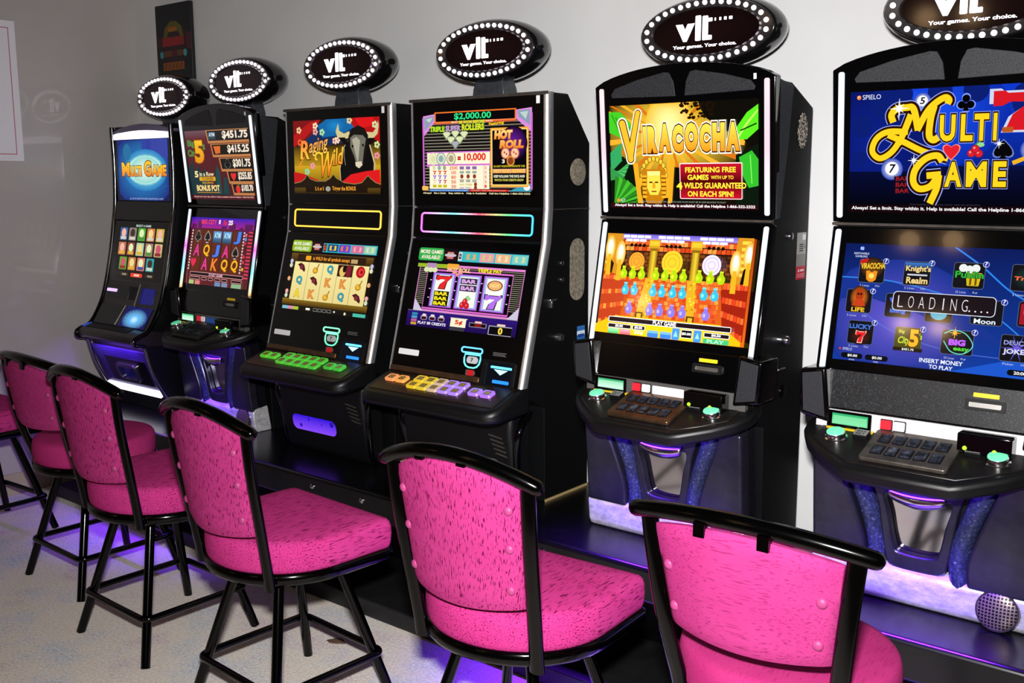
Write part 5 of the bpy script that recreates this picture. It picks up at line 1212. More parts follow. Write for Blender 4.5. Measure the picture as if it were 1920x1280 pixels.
def machine_a(loc, rz, top_art, main_art, bar_stops, btn_stops, neon_stops, label, group):
    t = thing('gaming_machine', (loc[0], loc[1], PZ), rz)
    Bd = dict(parent=t, dz=PZ)
    MB().side([(0.006, 1.900), (0.13, 1.900), (0.266, 1.734), (0.271, PZ), (0.0, PZ), (-0.004, 0.80), (-0.12, 0.86), (-0.136, 0.889), (-0.004, 1.385), (0.006, 1.5)], -0.318, 0.318).build('cabinet', BLACK, bevel=0.003, **Bd)
    F1 = Face((0, 1.5), (0, 1.896)); F2 = Face((-0.011, 1.385), (0, 1.5)); F3 = Face((-0.146, 0.889), (-0.011, 1.385))
    d = F1.slab(MB(), [(-0.309, 0.004), (0.309, 0.004), (0.309, 0.392), (-0.309, 0.392)], -0.008, 0.0).build('top_door', GLOSS, bevel=0.002, **Bd)
    F1.art(top_art, -0.2655, 0.2655, 0.047, 0.350, 0.0012).build('top_screen', SCREEN, smooth=0, **Bd)
    F1.slab(MB(), [(0.277, 0.362), (0.292, 0.362), (0.292, 0.388), (0.277, 0.388)], 0.0, 0.001).build('sticker', WHITE_LABEL, smooth=0, **Bd)
    F2.slab(MB(), [(-0.309, 0.003), (0.309, 0.003), (0.309, 0.1125), (-0.309, 0.1125)], -0.008, 0.0).build('light_bar', GLOSS, bevel=0.002, **Bd)
    pts = [F2.p(x, q, 0.002) for x, q in rrect(-0.266, 0.024, 0.266, 0.094, 0.012, 5)]
    dense = []
    for i in range(len(pts)):
        a, b = pts[i], pts[(i + 1) % len(pts)]
        n = max(1, int((b - a).length / 0.02))
        dense += [a.lerp(b, k / n) for k in range(n)]
    colorize(MB().tube(dense, 0.0032, 8, closed=True), lambda c: grad(bar_stops, (c.x + 0.266) / 0.532)).build('light_outline', NEON, **Bd)
    F3.slab(MB(), [(-0.309, 0.0), (0.309, 0.0), (0.309, 0.511), (-0.309, 0.511)], -0.008, 0.0).build('main_door', GLOSS, bevel=0.002, **Bd)
    F3.art(main_art, -0.2655, 0.2655, 0.175, 0.478, 0.0012).build('main_screen', SCREEN, smooth=0, **Bd)
    # pieces on the lower door
    F3.slab(MB(), rrect(-0.282, 0.064, -0.178, 0.086, 0.004), 0.0, 0.0015).build('paper_label', WHITE_LABEL, smooth=0, **Bd)
    mb = MB()
    for outline in (rrect(0.030, 0.103, 0.127, 0.121, 0.0088, 6), [(0.05, 0.097), (0.122, 0.097), (0.124, 0.082), (0.121, 0.066), (0.112, 0.055), (0.098, 0.050), (0.074, 0.050), (0.060, 0.055), (0.051, 0.066), (0.048, 0.082)]):
        mb.tube([F3.p(x, q, 0.002) for x, q in outline], 0.0028, 8, closed=True)
    colorize(mb, lambda c: grad(neon_stops, (c.z - 0.93) / 0.075)).build('slot_outline', NEON, **Bd)
    F3.slab(MB(), rrect(0.052, 0.106, 0.112, 0.1125, 0.003), 0.0, 0.001).build('bill_slot', mat('dark_slot', '#1c1e22', 0.3, 0.5), **Bd)
    k = F3.slab(MB(), rrect(0.062, 0.065, 0.112, 0.09, 0.011), 0.0, 0.004).build('ticket_button', mat('pale_button', '#c4c4c8', 0.4), **Bd)
    q = Art(2.0); q.T('7', 0.35, 0.15, 0.65, 0.85, '#303036', 0.04)
    F3.art(q, 0.066, 0.108, 0.067, 0.088, 0.0043).build('digit', PRINT, k, dz=PZ, smooth=0)
    F3.slab(MB(), rrect(0.064, 0.021, 0.104, 0.042, 0.004), 0.0, 0.002).build('button_bezel', mat('grey_bezel', '#4a4a4c', 0.4), **Bd)
    F3.slab(MB(), rrect(0.074, 0.021, 0.103, 0.041, 0.004), 0.002, 0.006).build('red_button', mat('red_button', '#b01820', 0.35, emit='#c01018', estr=0.25), **Bd)
    for i in range(3):
        F3.slab(MB(), [(0.176, 0.104 + 0.005 * i), (0.236 - 0.006 * (i % 2), 0.104 + 0.005 * i), (0.236 - 0.006 * (i % 2), 0.106 + 0.005 * i), (0.176, 0.106 + 0.005 * i)], 0, 0.0008).build('notice_line', mat('faint_print', '#6a6a6a', 0.6), smooth=0, **Bd)
    recalc(F3.ring(MB(), rrect(0.140, -0.012, 0.285, 0.088, 0.006), rrect(0.156, -0.004, 0.276, 0.080, 0.005), 0.0, 0.007).build('reader_bezel', MATTE, smooth=0, **Bd))
    ar = Art(1.4)
    ar.R(0, 0, 1, 1, '#04060c')
    ar.RR(0.16, 0.14, 0.96, 0.24, 0.03, '#5ac0ff'); ar.P([(0.3, 0.28), (0.82, 0.28), (0.56, 0.5)], '#9adcff'); ar.RR(0.3, 0.72, 0.92, 0.86, 0.03, '#1f6ae8')
    F3.art(ar, 0.156, 0.276, -0.004, 0.080, 0.001).build('reader_arrow', NEON, smooth=0, **Bd)
    F3.slab(MB(), [(-0.305, 0.0), (0.136, 0.0), (0.136, 0.02), (-0.305, 0.02)], 0.0, 0.009).build('ledge', BRONZE, bevel=0.002, **Bd)
    # chrome edges
    prof = [(-0.001, 1.9), (-0.001, 1.5), (-0.012, 1.385), (-0.147, 0.889)]
    for s in (-1, 1):
        rings = []
        for y, z in [(-0.001, 1.9), (-0.001, 1.5), (-0.012, 1.385), (-0.147, 0.889)]:
            rings.append([(s * (0.309 + 0.02 * math.sin(a * PI / 16)), y + 0.02 - 0.02 * math.cos(a * PI / 16), z) for a in range(9)] + [(s * 0.329, y + 0.03, z), (s * 0.309, y + 0.03, z)])
        recalc(loft(rings).build('edge_trim', TRIM, smooth=35, **Bd))
    MB().tube([(-0.325, 0.0, 1.896), (0.325, 0.0, 1.896)], 0.006, 10).build('top_trim', PEWTER, **Bd)
    MB().box(0.3175, 0.3188, 0.0, 0.27, 1.4985, 1.501).box(-0.3188, -0.3175, 0.0, 0.27, 1.4985, 1.501).build('seam_trim', PEWTER, smooth=0, **Bd)
    MB().box(0.3182, 0.3215, 0.0, 0.268, PZ, PZ + 0.009).build('base_edge', mat('bare_wood_edge', '#a08a5c', 0.6), smooth=0, **Bd)
    # button deck
    def dz_(y): return 0.838 + 0.35 * (y + 0.285)
    pl = [(-0.33, -0.10), (-0.33, -0.255), (-0.325, -0.275), (-0.312, -0.294), (-0.292, -0.306), (-0.27, -0.311), (0.27, -0.311), (0.292, -0.306), (0.312, -0.294), (0.325, -0.275), (0.33, -0.255), (0.33, -0.10)]
    n = len(pl)
    MB().add([(x, y, dz_(y) - 0.001) for x, y in pl] + [(x, y, 0.786 + 0.06 * max(0, y + 0.29)) for x, y in pl],
             [tuple(range(n)), tuple(range(n, 2 * n))[::-1]] + [((i + 1) % n, i, n + i, n + (i + 1) % n) for i in range(n)]).build('armrest', RUBBER, bevel=0.017, seg=4, **Bd)
    DF = Face((-0.285, 0.838), (-0.128, 0.893))
    DF.slab(MB(), rrect(-0.298, 0.012, 0.298, 0.162, 0.012), -0.004, 0.0015).build('deck_plate', DECKBRONZE, **Bd)
    spots = [(-0.245, 0.09), (-0.192, 0.09), (-0.113, 0.108), (-0.062, 0.108), (-0.011, 0.108), (0.040, 0.108), (0.091, 0.108), (-0.113, 0.065), (-0.062, 0.065), (-0.011, 0.065), (0.040, 0.065), (0.091, 0.065), (0.170, 0.082), (0.226, 0.082)]
    for x, q in spots:
        c = grad(btn_stops, (x + 0.25) / 0.48)
        w = 0.0245; h = 0.0205
        mb = DF.slab(MB(), [(x - w + 0.006, q - h), (x + w - 0.006, q - h), (x + w, q - h + 0.006), (x + w, q + h - 0.006), (x + w - 0.006, q + h), (x - w + 0.006, q + h), (x - w, q + h - 0.006), (x - w, q - h + 0.006)], 0.001, 0.011, c)
        b = mb.build('play_button', BTN, smooth=0, bevel=0.0015, **Bd)
        ca = Art(1.1); ca.RR(0, 0, 1, 1, 0.12, '#4a3e28'); ca.RR(0.06, 0.08, 0.94, 0.92, 0.1, '#8a7440'); ca.RR(0.3, 0.2, 0.7, 0.8, 0.08, '#c8a850'); ca.RR(0.42, 0.34, 0.58, 0.7, 0.05, '#3a2c14')
        DF.art(ca, x - 0.013, x + 0.013, q - 0.0115, q + 0.0115, 0.0113).build('cap', PRINT_GLOSS, b, dz=PZ, smooth=0)
    # belly
    MB().side([(-0.02, 0.802), (-0.10, 0.80), (-0.128, 0.775), (-0.132, 0.72), (-0.097, 0.50), (-0.085, 0.462), (-0.065, PZ), (-0.0, PZ)], -0.27, 0.265).build('belly_door', MATTE, bevel=0.02, seg=4, **Bd)
    BF = Face((-0.097, 0.50), (-0.132, 0.72))
    for s in (-1, 1):
        MB().tube(smooth_path([(s * 0.285, -0.05, 0.79), (s * 0.285, -0.115, 0.72), (s * 0.268, -0.10, 0.60), (s * 0.262, -0.086, 0.50), (s * 0.255, -0.06, 0.462)], 5), (0.016, 0.012), 12).build('belly_edge', GLOSS, **Bd)
    wa = Art(0.28 / 0.075)
    wa.R(0, 0, 1, 1, '#2b10d0', '#7a3cf0')
    for u, v, r in ((0.2, 0.65, 0.03), (0.45, 0.2, 0.02), (0.68, 0.45, 0.018), (0.9, 0.4, 0.05)): wa.E(u, v, r, '#2a12a0')
    mb = wa.mesh(BF.p(-0.2, 0.115, 0.0012), (0.28, 0, 0), BF.V * -0.07, BF.N)
    wq = Art(4.0)
    win = rrect(-0.2, 0.045, 0.08, 0.113, 0.028, 6)
    v0 = [BF.p(x, q, 0.001) for x, q in win]
    mb = MB(); ctr = BF.p(-0.06, 0.079, 0.001)
    tl, bl = hx('#2f14d4'), hx('#8548f4')
    def wc(p): 
        k = (p.z - ctr.z) / 0.034 * 0.5 + 0.5; k = min(max(k, 0), 1)
        return tuple(bl[i] * (1 - k) + tl[i] * k for i in range(4))
    mb.add(v0 + [ctr], [(i, (i + 1) % len(v0), len(v0)) for i in range(len(v0))], [(wc(v0[i]), wc(v0[(i + 1) % len(v0)]), wc(ctr)) for i in range(len(v0))])
    for x, q, r in ((-0.147, 0.066, 0.009), (-0.09, 0.098, 0.006), (-0.01, 0.085, 0.004), (0.055, 0.095, 0.012)):
        c = [BF.p(x + r * math.cos(a * 0.7), q + r * math.sin(a * 0.7), 0.0016) for a in range(9)]
        mb.add(c, [tuple(range(9))], hx('#2410a8'))
    mb.build('belly_window', SCREEN, smooth=0, **Bd)
    for i in range(5):
        BF.slab(MB(), [(0.165 + 0.006 * i, 0.205 - 0.017 * i), (0.225 + 0.004 * i, 0.197 - 0.017 * i), (0.225 + 0.004 * i, 0.201 - 0.017 * i), (0.165 + 0.006 * i, 0.209 - 0.017 * i)], 0.0, 0.004).build('vent_slot', PEWTER, smooth=0, **Bd)
    # right side fittings
    MB().lathe([(0.048, 0), (0.048, 0.002), (0.044, 0.003)], (0.318, 0.193, 1.63), (1, 0, 0), 28).build('side_vent', TAN, **Bd)
    MB().extr([(p[0], p[1]) for p in rrect(0.147, 1.168, 0.237, 1.393, 0.044, 8)], (0.318, 0, 0), (0, 1, 0), (0, 0, 1), (1, 0, 0), 0, 0.002).lathe([(0.02, 0.0022), (0.012, 0.0026)], (0.318, 0.198, 1.27), (1, 0, 0), 16).build('side_vent', TAN, **Bd)
    for y, z in ((0.098, 1.309), (0.098, 1.25)):
        MB().lathe([(0.009, 0), (0.008, 0.004), (0.003, 0.006)], (0.318, y, z), (1, 0, 0), 14).build('screw', CHROME, **Bd)
    MB().lathe([(0.016, 0), (0.015, 0.016), (0.012, 0.022), (0.004, 0.023)], (0.318, 0.074, 1.045), (1, 0, 0), 18).build('side_lock', DARK_CHROME, **Bd)
    MB().box(0.318, 0.326, 0.028, 0.036, 1.155, 1.185).box(0.318, 0.332, 0.012, 0.052, 1.180, 1.187).build('side_key', CHROME, bevel=0.001, **Bd)
    st = Art(0.8); st.R(0, 0, 1, 1, '#2f6ab0'); st.R(0, 0.3, 1, 0.55, '#cfe0f0'); st.R(0.1, 0.5, 0.9, 0.7, '#1a3a8a')
    st.mesh((0.3185, 0.195, 1.07), (0, 0.05, 0), (0, 0, -0.06), (1, 0, 0)).build('side_sticker', PRINT, smooth=0, **Bd)
    return tag(t, label, 'gaming machine', group)

BTN = vcol_mat('lit_button', 0.55, '#30281c', 0.2, 0.5)
def _btn_base():
    nt = BTN.node_tree; b = nt.nodes['Principled BSDF']
    a = [n for n in nt.nodes if n.type == 'VERTEX_COLOR'][0]
    nt.links.new(a.outputs['Color'], b.inputs['Base Color'])
_btn_base()

def machine_b(loc, rz, top_art, main_art, up_stops, low_stops, panel_m, strip_m, pad_m, label_m, lit, label, group):
    t = thing('gaming_machine', (loc[0], loc[1], PZ), rz)
    Bd = dict(parent=t, dz=PZ)
    MB().side([(-0.004, 1.888), (0.09, 1.885), (0.245, 1.82), (0.25, PZ), (0.0, PZ), (-0.02, 0.86), (-0.09, 0.93), (-0.10, 0.975), (0.0, 1.478)], -0.298, 0.298).build('cabinet', BLACK, bevel=0.003, **Bd)
    F1 = Face((-0.018, 1.4975), (-0.051, 1.8875)); F2 = Face((-0.1147, 0.975), (-0.0157, 1.478))
    arch = [(-0.305, -0.012), (0.305, -0.012), (0.311, 0.395)]
    for k in range(21):
        x = 0.311 - 0.622 * k / 20
        arch.append((x, 0.398 + 0.056 * (max(0, 1 - (x / 0.311) ** 2)) ** 0.75))
    arch.append((-0.311, 0.395))
    F1.slab(MB(), arch, -0.035, 0.0).build('top_frame', GLOSS, bevel=0.005, **Bd)
    for s in (-1, 1):
        P = [(s * x, q) for x, q in ((0.016, 0.357), (0.245, 0.362), (0.249, 0.372), (0.235, 0.39), (0.15, 0.413), (0.055, 0.430), (0.036, 0.427), (0.022, 0.40))]
        F1.slab(MB(), P, -0.001, 0.0025).build('speaker_mesh', MESH, bevel=0.001, **Bd)
        MB().extr([(-0.035, 1.893), (0.082, 1.874), (0.06, 1.70), (0.022, 1.49), (-0.005, 1.486)], (s * 0.298, 0, 0), (0, 1, 0), (0, 0, 1), (s, 0, 0), 0, 0.009).build('side_cowl', COWL, bevel=0.002, **Bd)
        for (F, z0, z1, st, w) in ((F1, 1.5017, 1.8845, up_stops, 0.0085), (F2, 1.085, 1.461, low_stops, 0.0085)):
            a, b = tz(F, z0), tz(F, z1)
            n = 36
            path = [F.p(s * 0.285, a + (b - a) * k / n, 0.002) for k in range(n + 1)]
            rad = [(w, 0.005)] * (n + 1)
            path = [path[0] - F.V * 0.004] + path + [path[-1] + F.V * 0.004]
            rad = [(w * 0.6, 0.003)] + rad + [(w * 0.6, 0.003)]
            colorize(MB().tube(path, rad, 10, up=tuple(F.N)), lambda c, F=F, z0=z0, z1=z1, st=st: grad(st, (c.z - z0) / (z1 - z0))).build('light_strip', STRIP, **Bd)
    F1.slab(MB(), [(0.243, 0.392), (0.252, 0.392), (0.252, 0.408), (0.243, 0.408)], 0, 0.001).build('sticker', WHITE_LABEL, smooth=0, **Bd)
    F1.art(top_art, -0.259, 0.259, tz(F1, 1.514), tz(F1, 1.834), 0.0012).build('top_screen', SCREEN, smooth=0, **Bd)
    F2.slab(MB(), [(-0.304, 0.0), (0.304, 0.0), (0.304, F2.len - 0.004), (-0.304, F2.len - 0.004)], -0.03, 0.0).build('main_frame', GLOSS, bevel=0.004, **Bd)
    MB().tube([(-0.304, -0.02, 1.4805), (0.304, -0.02, 1.4805)], 0.004, 8).build('seam_trim', PEWTER, **Bd)
    F2.art(main_art, -0.259, 0.259, tz(F2, 1.111), tz(F2, 1.4275), 0.0012).build('main_screen', SCREEN, smooth=0, **Bd)
    # bill panel
    F2.slab(MB(), [(-0.262, 0.006), (0.262, 0.006), (0.262, tz(F2, 1.083)), (-0.262, tz(F2, 1.083))], 0.0, 0.003).build('bill_panel', panel_m, bevel=0.001, **Bd)
    q0 = tz(F2, 1.111)
    F2.slab(MB(), rrect(0.119, q0 - 0.057, 0.181, q0 - 0.046, 0.002), 0.003, 0.0042).build('slot_label', YELLOW_LABEL, smooth=0, **Bd)
    F2.ring(MB(), rrect(0.102, q0 - 0.09, 0.2, q0 - 0.062, 0.005), rrect(0.112, q0 - 0.083, 0.19, q0 - 0.07, 0.003), 0.003, 0.012).build('ticket_slot', MATTE, **Bd)
    F2.slab(MB(), [(0.112, q0 - 0.083), (0.19, q0 - 0.083), (0.19, q0 - 0.071), (0.112, q0 - 0.071)], 0.003, 0.006).build('slot_lip', BRUSHED, smooth=0, **Bd)
    for s in (-1, 1):   # wing speakers
        w = MB().extr([(s * x, z) for x, z in ((0.262, 1.092), (0.338, 1.080), (0.330, 0.952), (0.245, 0.938))], (0, -0.128, 0), (1, 0, 0), (0, 0, 1), (0, 1, 0), 0, 0.115).build('wing_speaker', GLOSS, bevel=0.008, seg=3, **Bd)
        MB().extr([(s * x, z) for x, z in ((0.272, 1.080), (0.327, 1.070), (0.320, 0.964), (0.257, 0.952))], (0, -0.128, 0), (1, 0, 0), (0, 0, 1), (0, -1, 0), -0.001, 0.003).build('speaker_mesh', MESH, w, dz=PZ, bevel=0.001)
    # display strip above the deck
    SF = Face((-0.120, 0.925), (-0.117, 0.976))
    SF.slab(MB(), [(-0.285, 0.0), (0.285, 0.0), (0.285, 0.051), (-0.285, 0.051)], -0.02, 0.0).build('display_strip', strip_m, bevel=0.001, **Bd)
    X = lambda f: -0.28 + 0.56 * f
    SF.slab(MB(), rrect(X(0.05), 0.003, X(0.268), 0.049, 0.003), 0.0, 0.004).build('display_bezel', GLOSS, **Bd)
    la = Art(3.4); la.R(0, 0, 1, 1, '#2fae6c', '#bff4d6' if lit else '#7ae0a0'); la.R(0.03, 0.2, 0.97, 0.9, '#9be8bc' if lit else '#7ae0a0', '#d8fbe6' if lit else '#8ae8ac')
    SF.art(la, X(0.075), X(0.252), 0.012, 0.042, 0.0045).build('small_display', SCREEN, smooth=0, **Bd)
    SF.slab(MB(), [(X(0.005), 0.026), (X(0.035), 0.026), (X(0.035), 0.046), (X(0.005), 0.046)], 0.0, 0.003).build('green_lamp', emis('green_lamp', '#0c8a4a', 0.7 if lit else 0.3), smooth=0, **Bd)
    for f0, c, e in ((0.315, '#d8202e', 0.5), (0.378, '#e6e4e8', 0.25)):
        SF.slab(MB(), rrect(X(f0) - 0.002, 0.014, X(f0 + 0.05) + 0.002, 0.043, 0.003), 0.0, 0.003).build('button_bezel', MATTE, **Bd)
        SF.slab(MB(), rrect(X(f0), 0.017, X(f0 + 0.05), 0.041, 0.003), 0.003, 0.008).build('service_button', mat('button_' + c, c, 0.35, emit=c, estr=e), **Bd)
    SF.slab(MB(), rrect(X(0.44), 0.007, X(0.64), 0.040, 0.003), 0.0, 0.0012).build('info_plate', label_m, smooth=0, **Bd)
    acc = MB().box(X(0.685), X(0.915), -0.165, -0.118, 0.921, 0.972).build('bill_acceptor', GLOSS, bevel=0.003, **Bd)
    for f in (0.72, 0.845):
        MB().lathe([(0.0055, 0), (0.005, 0.003), (0.001, 0.0035)], (X(f), -0.165, 0.935), (0, -1, 0), 12).build('indicator_light', emis('yellow_green_led', '#a8e020', 2.0), acc, dz=PZ)
    # deck
    def ztop(y): return 0.93 + 0.32 * (y + 0.115)
    out = [(-0.312, -0.05), (-0.318, -0.10), (-0.312, -0.14), (-0.285, -0.185), (-0.235, -0.232), (-0.16, -0.285), (-0.13, -0.30), (0.13, -0.30), (0.16, -0.285), (0.235, -0.232), (0.285, -0.185), (0.312, -0.14), (0.318, -0.10), (0.312, -0.05)]
    n = len(out)
    MB().add([(x, y, ztop(y) - 0.004) for x, y in out] + [(x * 0.985, y * 0.985, ztop(y) - 0.046) for x, y in out],
             [tuple(range(n)), tuple(range(n, 2 * n))[::-1]] + [((i + 1) % n, i, n + i, n + (i + 1) % n) for i in range(n)]).build('armrest', RUBBER, bevel=0.012, seg=3, **Bd)
    DF = Face((-0.30, ztop(-0.30)), (-0.115, ztop(-0.115)))
    ins = [(-0.265, 0.19), (-0.265, 0.125), (-0.20, 0.07), (-0.135, 0.028), (0.135, 0.028), (0.20, 0.07), (0.265, 0.125), (0.265, 0.19)]
    DF.slab(MB(), ins[::-1], -0.012, -0.0005).build('deck_plate', DARKPLATE, bevel=0.003, **Bd)
    pad = DF.slab(MB(), rrect(-0.110, 0.040, 0.110, 0.190, 0.010), 0.0, 0.013).build('keypad', pad_m, bevel=0.003, **Bd)
    for r_ in range(2):
        for k in range(5):
            x = -0.074 + 0.037 * k; q = 0.085 + 0.060 * r_
            kb = DF.slab(MB(), rrect(x - 0.0155, q - 0.022, x + 0.0155, q + 0.022, 0.003), 0.012, 0.0145).build('play_key', MATTE, pad, dz=PZ)
            DF.slab(MB(), rrect(x - 0.0125, q - 0.0185, x + 0.0125, q + 0.0185, 0.003), 0.0145, 0.0165).build('key_cap', GLASSKEY, pad, dz=PZ)
    for s, q in ((-1, 0.134), (1, 0.134)):
        c = DF.p(s * 0.205, q, 0.0)
        rb = MB().lathe([(0.030, 0.0), (0.030, 0.003), (0.0255, 0.005), (0.0255, 0.016), (0.024, 0.0185)], c, DF.N, 28).build('round_button', CHROME, **Bd)
        MB().lathe([(0.024, 0.0185), (0.023, 0.0205), (0.012, 0.022), (0.001, 0.0222)], c, DF.N, 28).build('button_lens', GREEN_LENS, rb, dz=PZ)
        x = s * 0.143; qq = 0.156
        bx = DF.slab(MB(), rrect(x - 0.020, qq - 0.017, x + 0.020, qq + 0.017, 0.003), 0.0, 0.014).build('bet_button', MATTE, bevel=0.002, **Bd)
        ta = Art(1.3); ta.R(0, 0, 1, 1, '#8c8c8c'); ta.T('MAX', 0.12, 0.12, 0.88, 0.45, '#141414', 0.03); ta.T('BET', 0.12, 0.55, 0.88, 0.88, '#141414', 0.03)
        DF.art(ta, x - 0.0175, x + 0.0175, qq - 0.0145, qq + 0.0145, 0.0142).build('button_print', PRINT, bx, dz=PZ, smooth=0)
    DF.slab(MB(), [(-0.250, 0.176), (-0.122, 0.176), (-0.122, 0.194), (-0.250, 0.194)], 0.0, 0.0015).build('yellow_label', YELLOW_LABEL, smooth=0, **Bd)
    ib = Art(5.0)
    ib.R(0, 0, 1, 1, '#1a1612'); ib.P([(0, 0), (0.1, 0), (0.16, 1), (0.04, 1)], '#e8b81a'); ib.P([(0.88, 0), (1, 0), (0.96, 1), (0.84, 1)], '#e8b81a'); ib.T('INSERT BILLS', 0.22, 0.25, 0.8, 0.75, '#d8d0b8', 0.02)
    DF.art(ib, 0.118, 0.225, 0.172, 0.190, 0.0012).build('bill_label', PRINT, smooth=0, **Bd)
    # belly
    BF = Face((-0.062, 0.545), (-0.095, 0.872))
    BF.slab(MB(), [(-0.285, 0.0), (0.285, 0.0), (0.285, 0.32), (-0.285, 0.32)], -0.04, 0.0).build('belly_back', mat('belly_dark', '#1a1820', 0.35, 0.5), **Bd)
    for s in (-1, 1):
        edge = smooth_path([(s * 0.215, 0.318, 0), (s * 0.195, 0.26, 0), (s * 0.155, 0.15, 0), (s * 0.133, 0.07, 0), (s * 0.135, 0.005, 0)], 6)
        P = [(s * 0.284, 0.005), (s * 0.284, 0.318)] + [(q.x, q.y) for q in edge]
        BF.slab(MB(), P, 0.0, 0.045).build('belly_panel', SMOKED, bevel=0.012, seg=3, **Bd)
        tp = smooth_path([(s * 0.175, 0.31, 0), (s * 0.16, 0.25, 0), (s * 0.125, 0.15, 0), (s * 0.108, 0.07, 0), (s * 0.112, 0.0, 0)], 6)
        MB().tube([BF.p(q.x, q.y, 0.012) for q in tp], (0.031, 0.027), 14).build('belly_tube', TUBE_PL, **Bd)
    outer = smooth_path([(-0.13, 0.31, 0), (0, 0.318, 0), (0.13, 0.31, 0), (0.105, 0.2, 0), (0.085, 0.06, 0), (0.06, 0.012, 0), (-0.06, 0.012, 0), (-0.085, 0.06, 0), (-0.105, 0.2, 0)], 4, closed=True)
    inner = smooth_path([(-0.085, 0.225, 0), (0, 0.20, 0), (0.085, 0.225, 0), (0.072, 0.15, 0), (0.06, 0.085, 0), (0.042, 0.06, 0), (-0.042, 0.06, 0), (-0.06, 0.085, 0), (-0.072, 0.15, 0)], 4, closed=True)
    recalc(BF.ring(MB(), [(q.x, q.y) for q in outer], [(q.x, q.y) for q in inner], 0.0, 0.03).build('belly_shield', SMOKED, bevel=0.006, **Bd))
    BF.slab(MB(), [(-0.09, 0.05), (0.09, 0.05), (0.1, 0.235), (-0.1, 0.235)], 0.0, 0.002).build('tray_mirror', MIRROR, smooth=0, **Bd)
    MB().grid(lambda u, v: BF.p(-0.075 + 0.15 * u, 0.245 - 0.05 * v + 0.022 * (2 * u - 1) ** 2 * v, 0.03 + 0.022 * math.sin(PI * v) * (1 - (2 * u - 1) ** 2 * 0.5)), 17, 7).build('tray_lip', CHROME, solid=0.004, **Bd)
    MB().side([(-0.02, 0.572), (-0.088, 0.560), (-0.105, 0.545), (-0.098, 0.475), (-0.088, 0.458), (-0.075, PZ), (0.0, PZ)], -0.288, 0.288).build('chrome_foot', SCRATCHED, bevel=0.008, seg=3, **Bd)
    sp = MB().lathe([(0.052, 0.0), (0.052, 0.010), (0.046, 0.014), (0.03, 0.019), (0.001, 0.021)], (0.214, -0.098, 0.505), (0, -1, 0.1), 30).build('foot_speaker', GRILLE, **Bd)
    MB().lathe([(0.0535, -0.002), (0.0555, 0.004), (0.053, 0.012)], (0.214, -0.098, 0.505), (0, -1, 0.1), 30).build('speaker_ring', DARK_CHROME, sp, dz=PZ)
    MB().box(-0.2, 0.2, -0.165, -0.145, 0.856, 0.866).build('under_light', emis('violet_led', '#5a28ff', 1.2), bevel=0.001, smooth=0, **Bd)
    c, s_ = math.cos(rz), math.sin(rz)
    L = lamp('belly_led', 'AREA', (loc[0] + 0.26 * s_, loc[1] - 0.26 * c, 0.83), 5.0 if loc[0] < 0 else 10.0, (0.16, 0.02, 1.0), target=(loc[0] + 0.25 * s_, loc[1] - 0.25 * c, 0.45), shape='RECTANGLE', size=0.44, size_y=0.03, spread=math.radians(85))
    lamp('belly_led', 'AREA', (loc[0] + 0.2 * s_, loc[1] - 0.2 * c, 0.852), 0.9, (0.16, 0.02, 1.0), target=(loc[0] + 0.08 * s_, loc[1] - 0.08 * c, 0.74), shape='RECTANGLE', size=0.4, size_y=0.02)
    # right side fittings
    mb = MB()
    rnd = random.Random(3)
    mb.extr([(0.174 + 0.031 * (1 + 0.16 * (k % 2)) * math.cos(k * PI / 16), 1.748 + 0.048 * (1 + 0.12 * (k % 2)) * math.sin(k * PI / 16)) for k in range(32)], (0.298, 0, 0), (0, 1, 0), (0, 0, 1), (1, 0, 0), 0, 0.0015)
    mb.build('side_vent', FILIGREE, smooth=0, **Bd)
    pl = Art(0.066 / 0.14)
    pl.R(0, 0, 1, 1, '#a8a6a2'); pl.R(0.6, 0.04, 0.95, 0.16, '#e8e8ea')
    for k in range(4): pl.R(0.3, 0.24 + 0.045 * k, 0.72, 0.265 + 0.045 * k, '#3a3a3a')
    pl.E(0.86, 0.3, 0.08, '#4a4a4a'); pl.E(0.86, 0.3, 0.05, '#a8a6a2'); pl.R(0, 0.46, 1, 0.72, '#8a8884'); pl.R(0, 0.72, 1, 1, '#c01a34'); pl.P([(0.2, 0.84), (0.36, 0.84), (0.28, 0.76)], '#f0e8ea'); pl.R(0.42, 0.79, 0.85, 0.83, '#f0d8dc')
    for k in range(3): pl.R(0.1, 0.88 + 0.03 * k, 0.9, 0.895 + 0.03 * k, '#d88a96')
    pl.mesh((0.2986, 0.165, 1.44), (0, 0.068, 0), (0, 0, -0.145), (1, 0, 0)).build('rating_plate', PRINT_GLOSS, smooth=0, **Bd)
    MB().lathe([(0.012, 0), (0.011, 0.006), (0.004, 0.008)], (0.298, 0.115, 1.432), (1, 0, 0), 16).build('side_lock', CHROME, **Bd)
    MB().lathe([(0.017, 0), (0.016, 0.02), (0.012, 0.03), (0.004, 0.031)], (0.298, 0.07, 1.12), (1, 0, 0), 18).build('side_lock', CHROME, **Bd)
    MB().box(0.298, 0.33, 0.0, 0.012, 1.035, 1.041).box(0.324, 0.33, 0.0, 0.05, 1.036, 1.040).build('side_latch', BRUSHED, bevel=0.001, **Bd)
    MB().lathe([(0.02, 0), (0.02, 0.006), (0.014, 0.008)], (0.298, 0.10, 0.955), (1, 0, 0), 18).build('side_plug', GLOSS, **Bd)
    return tag(t, label, 'gaming machine', group)

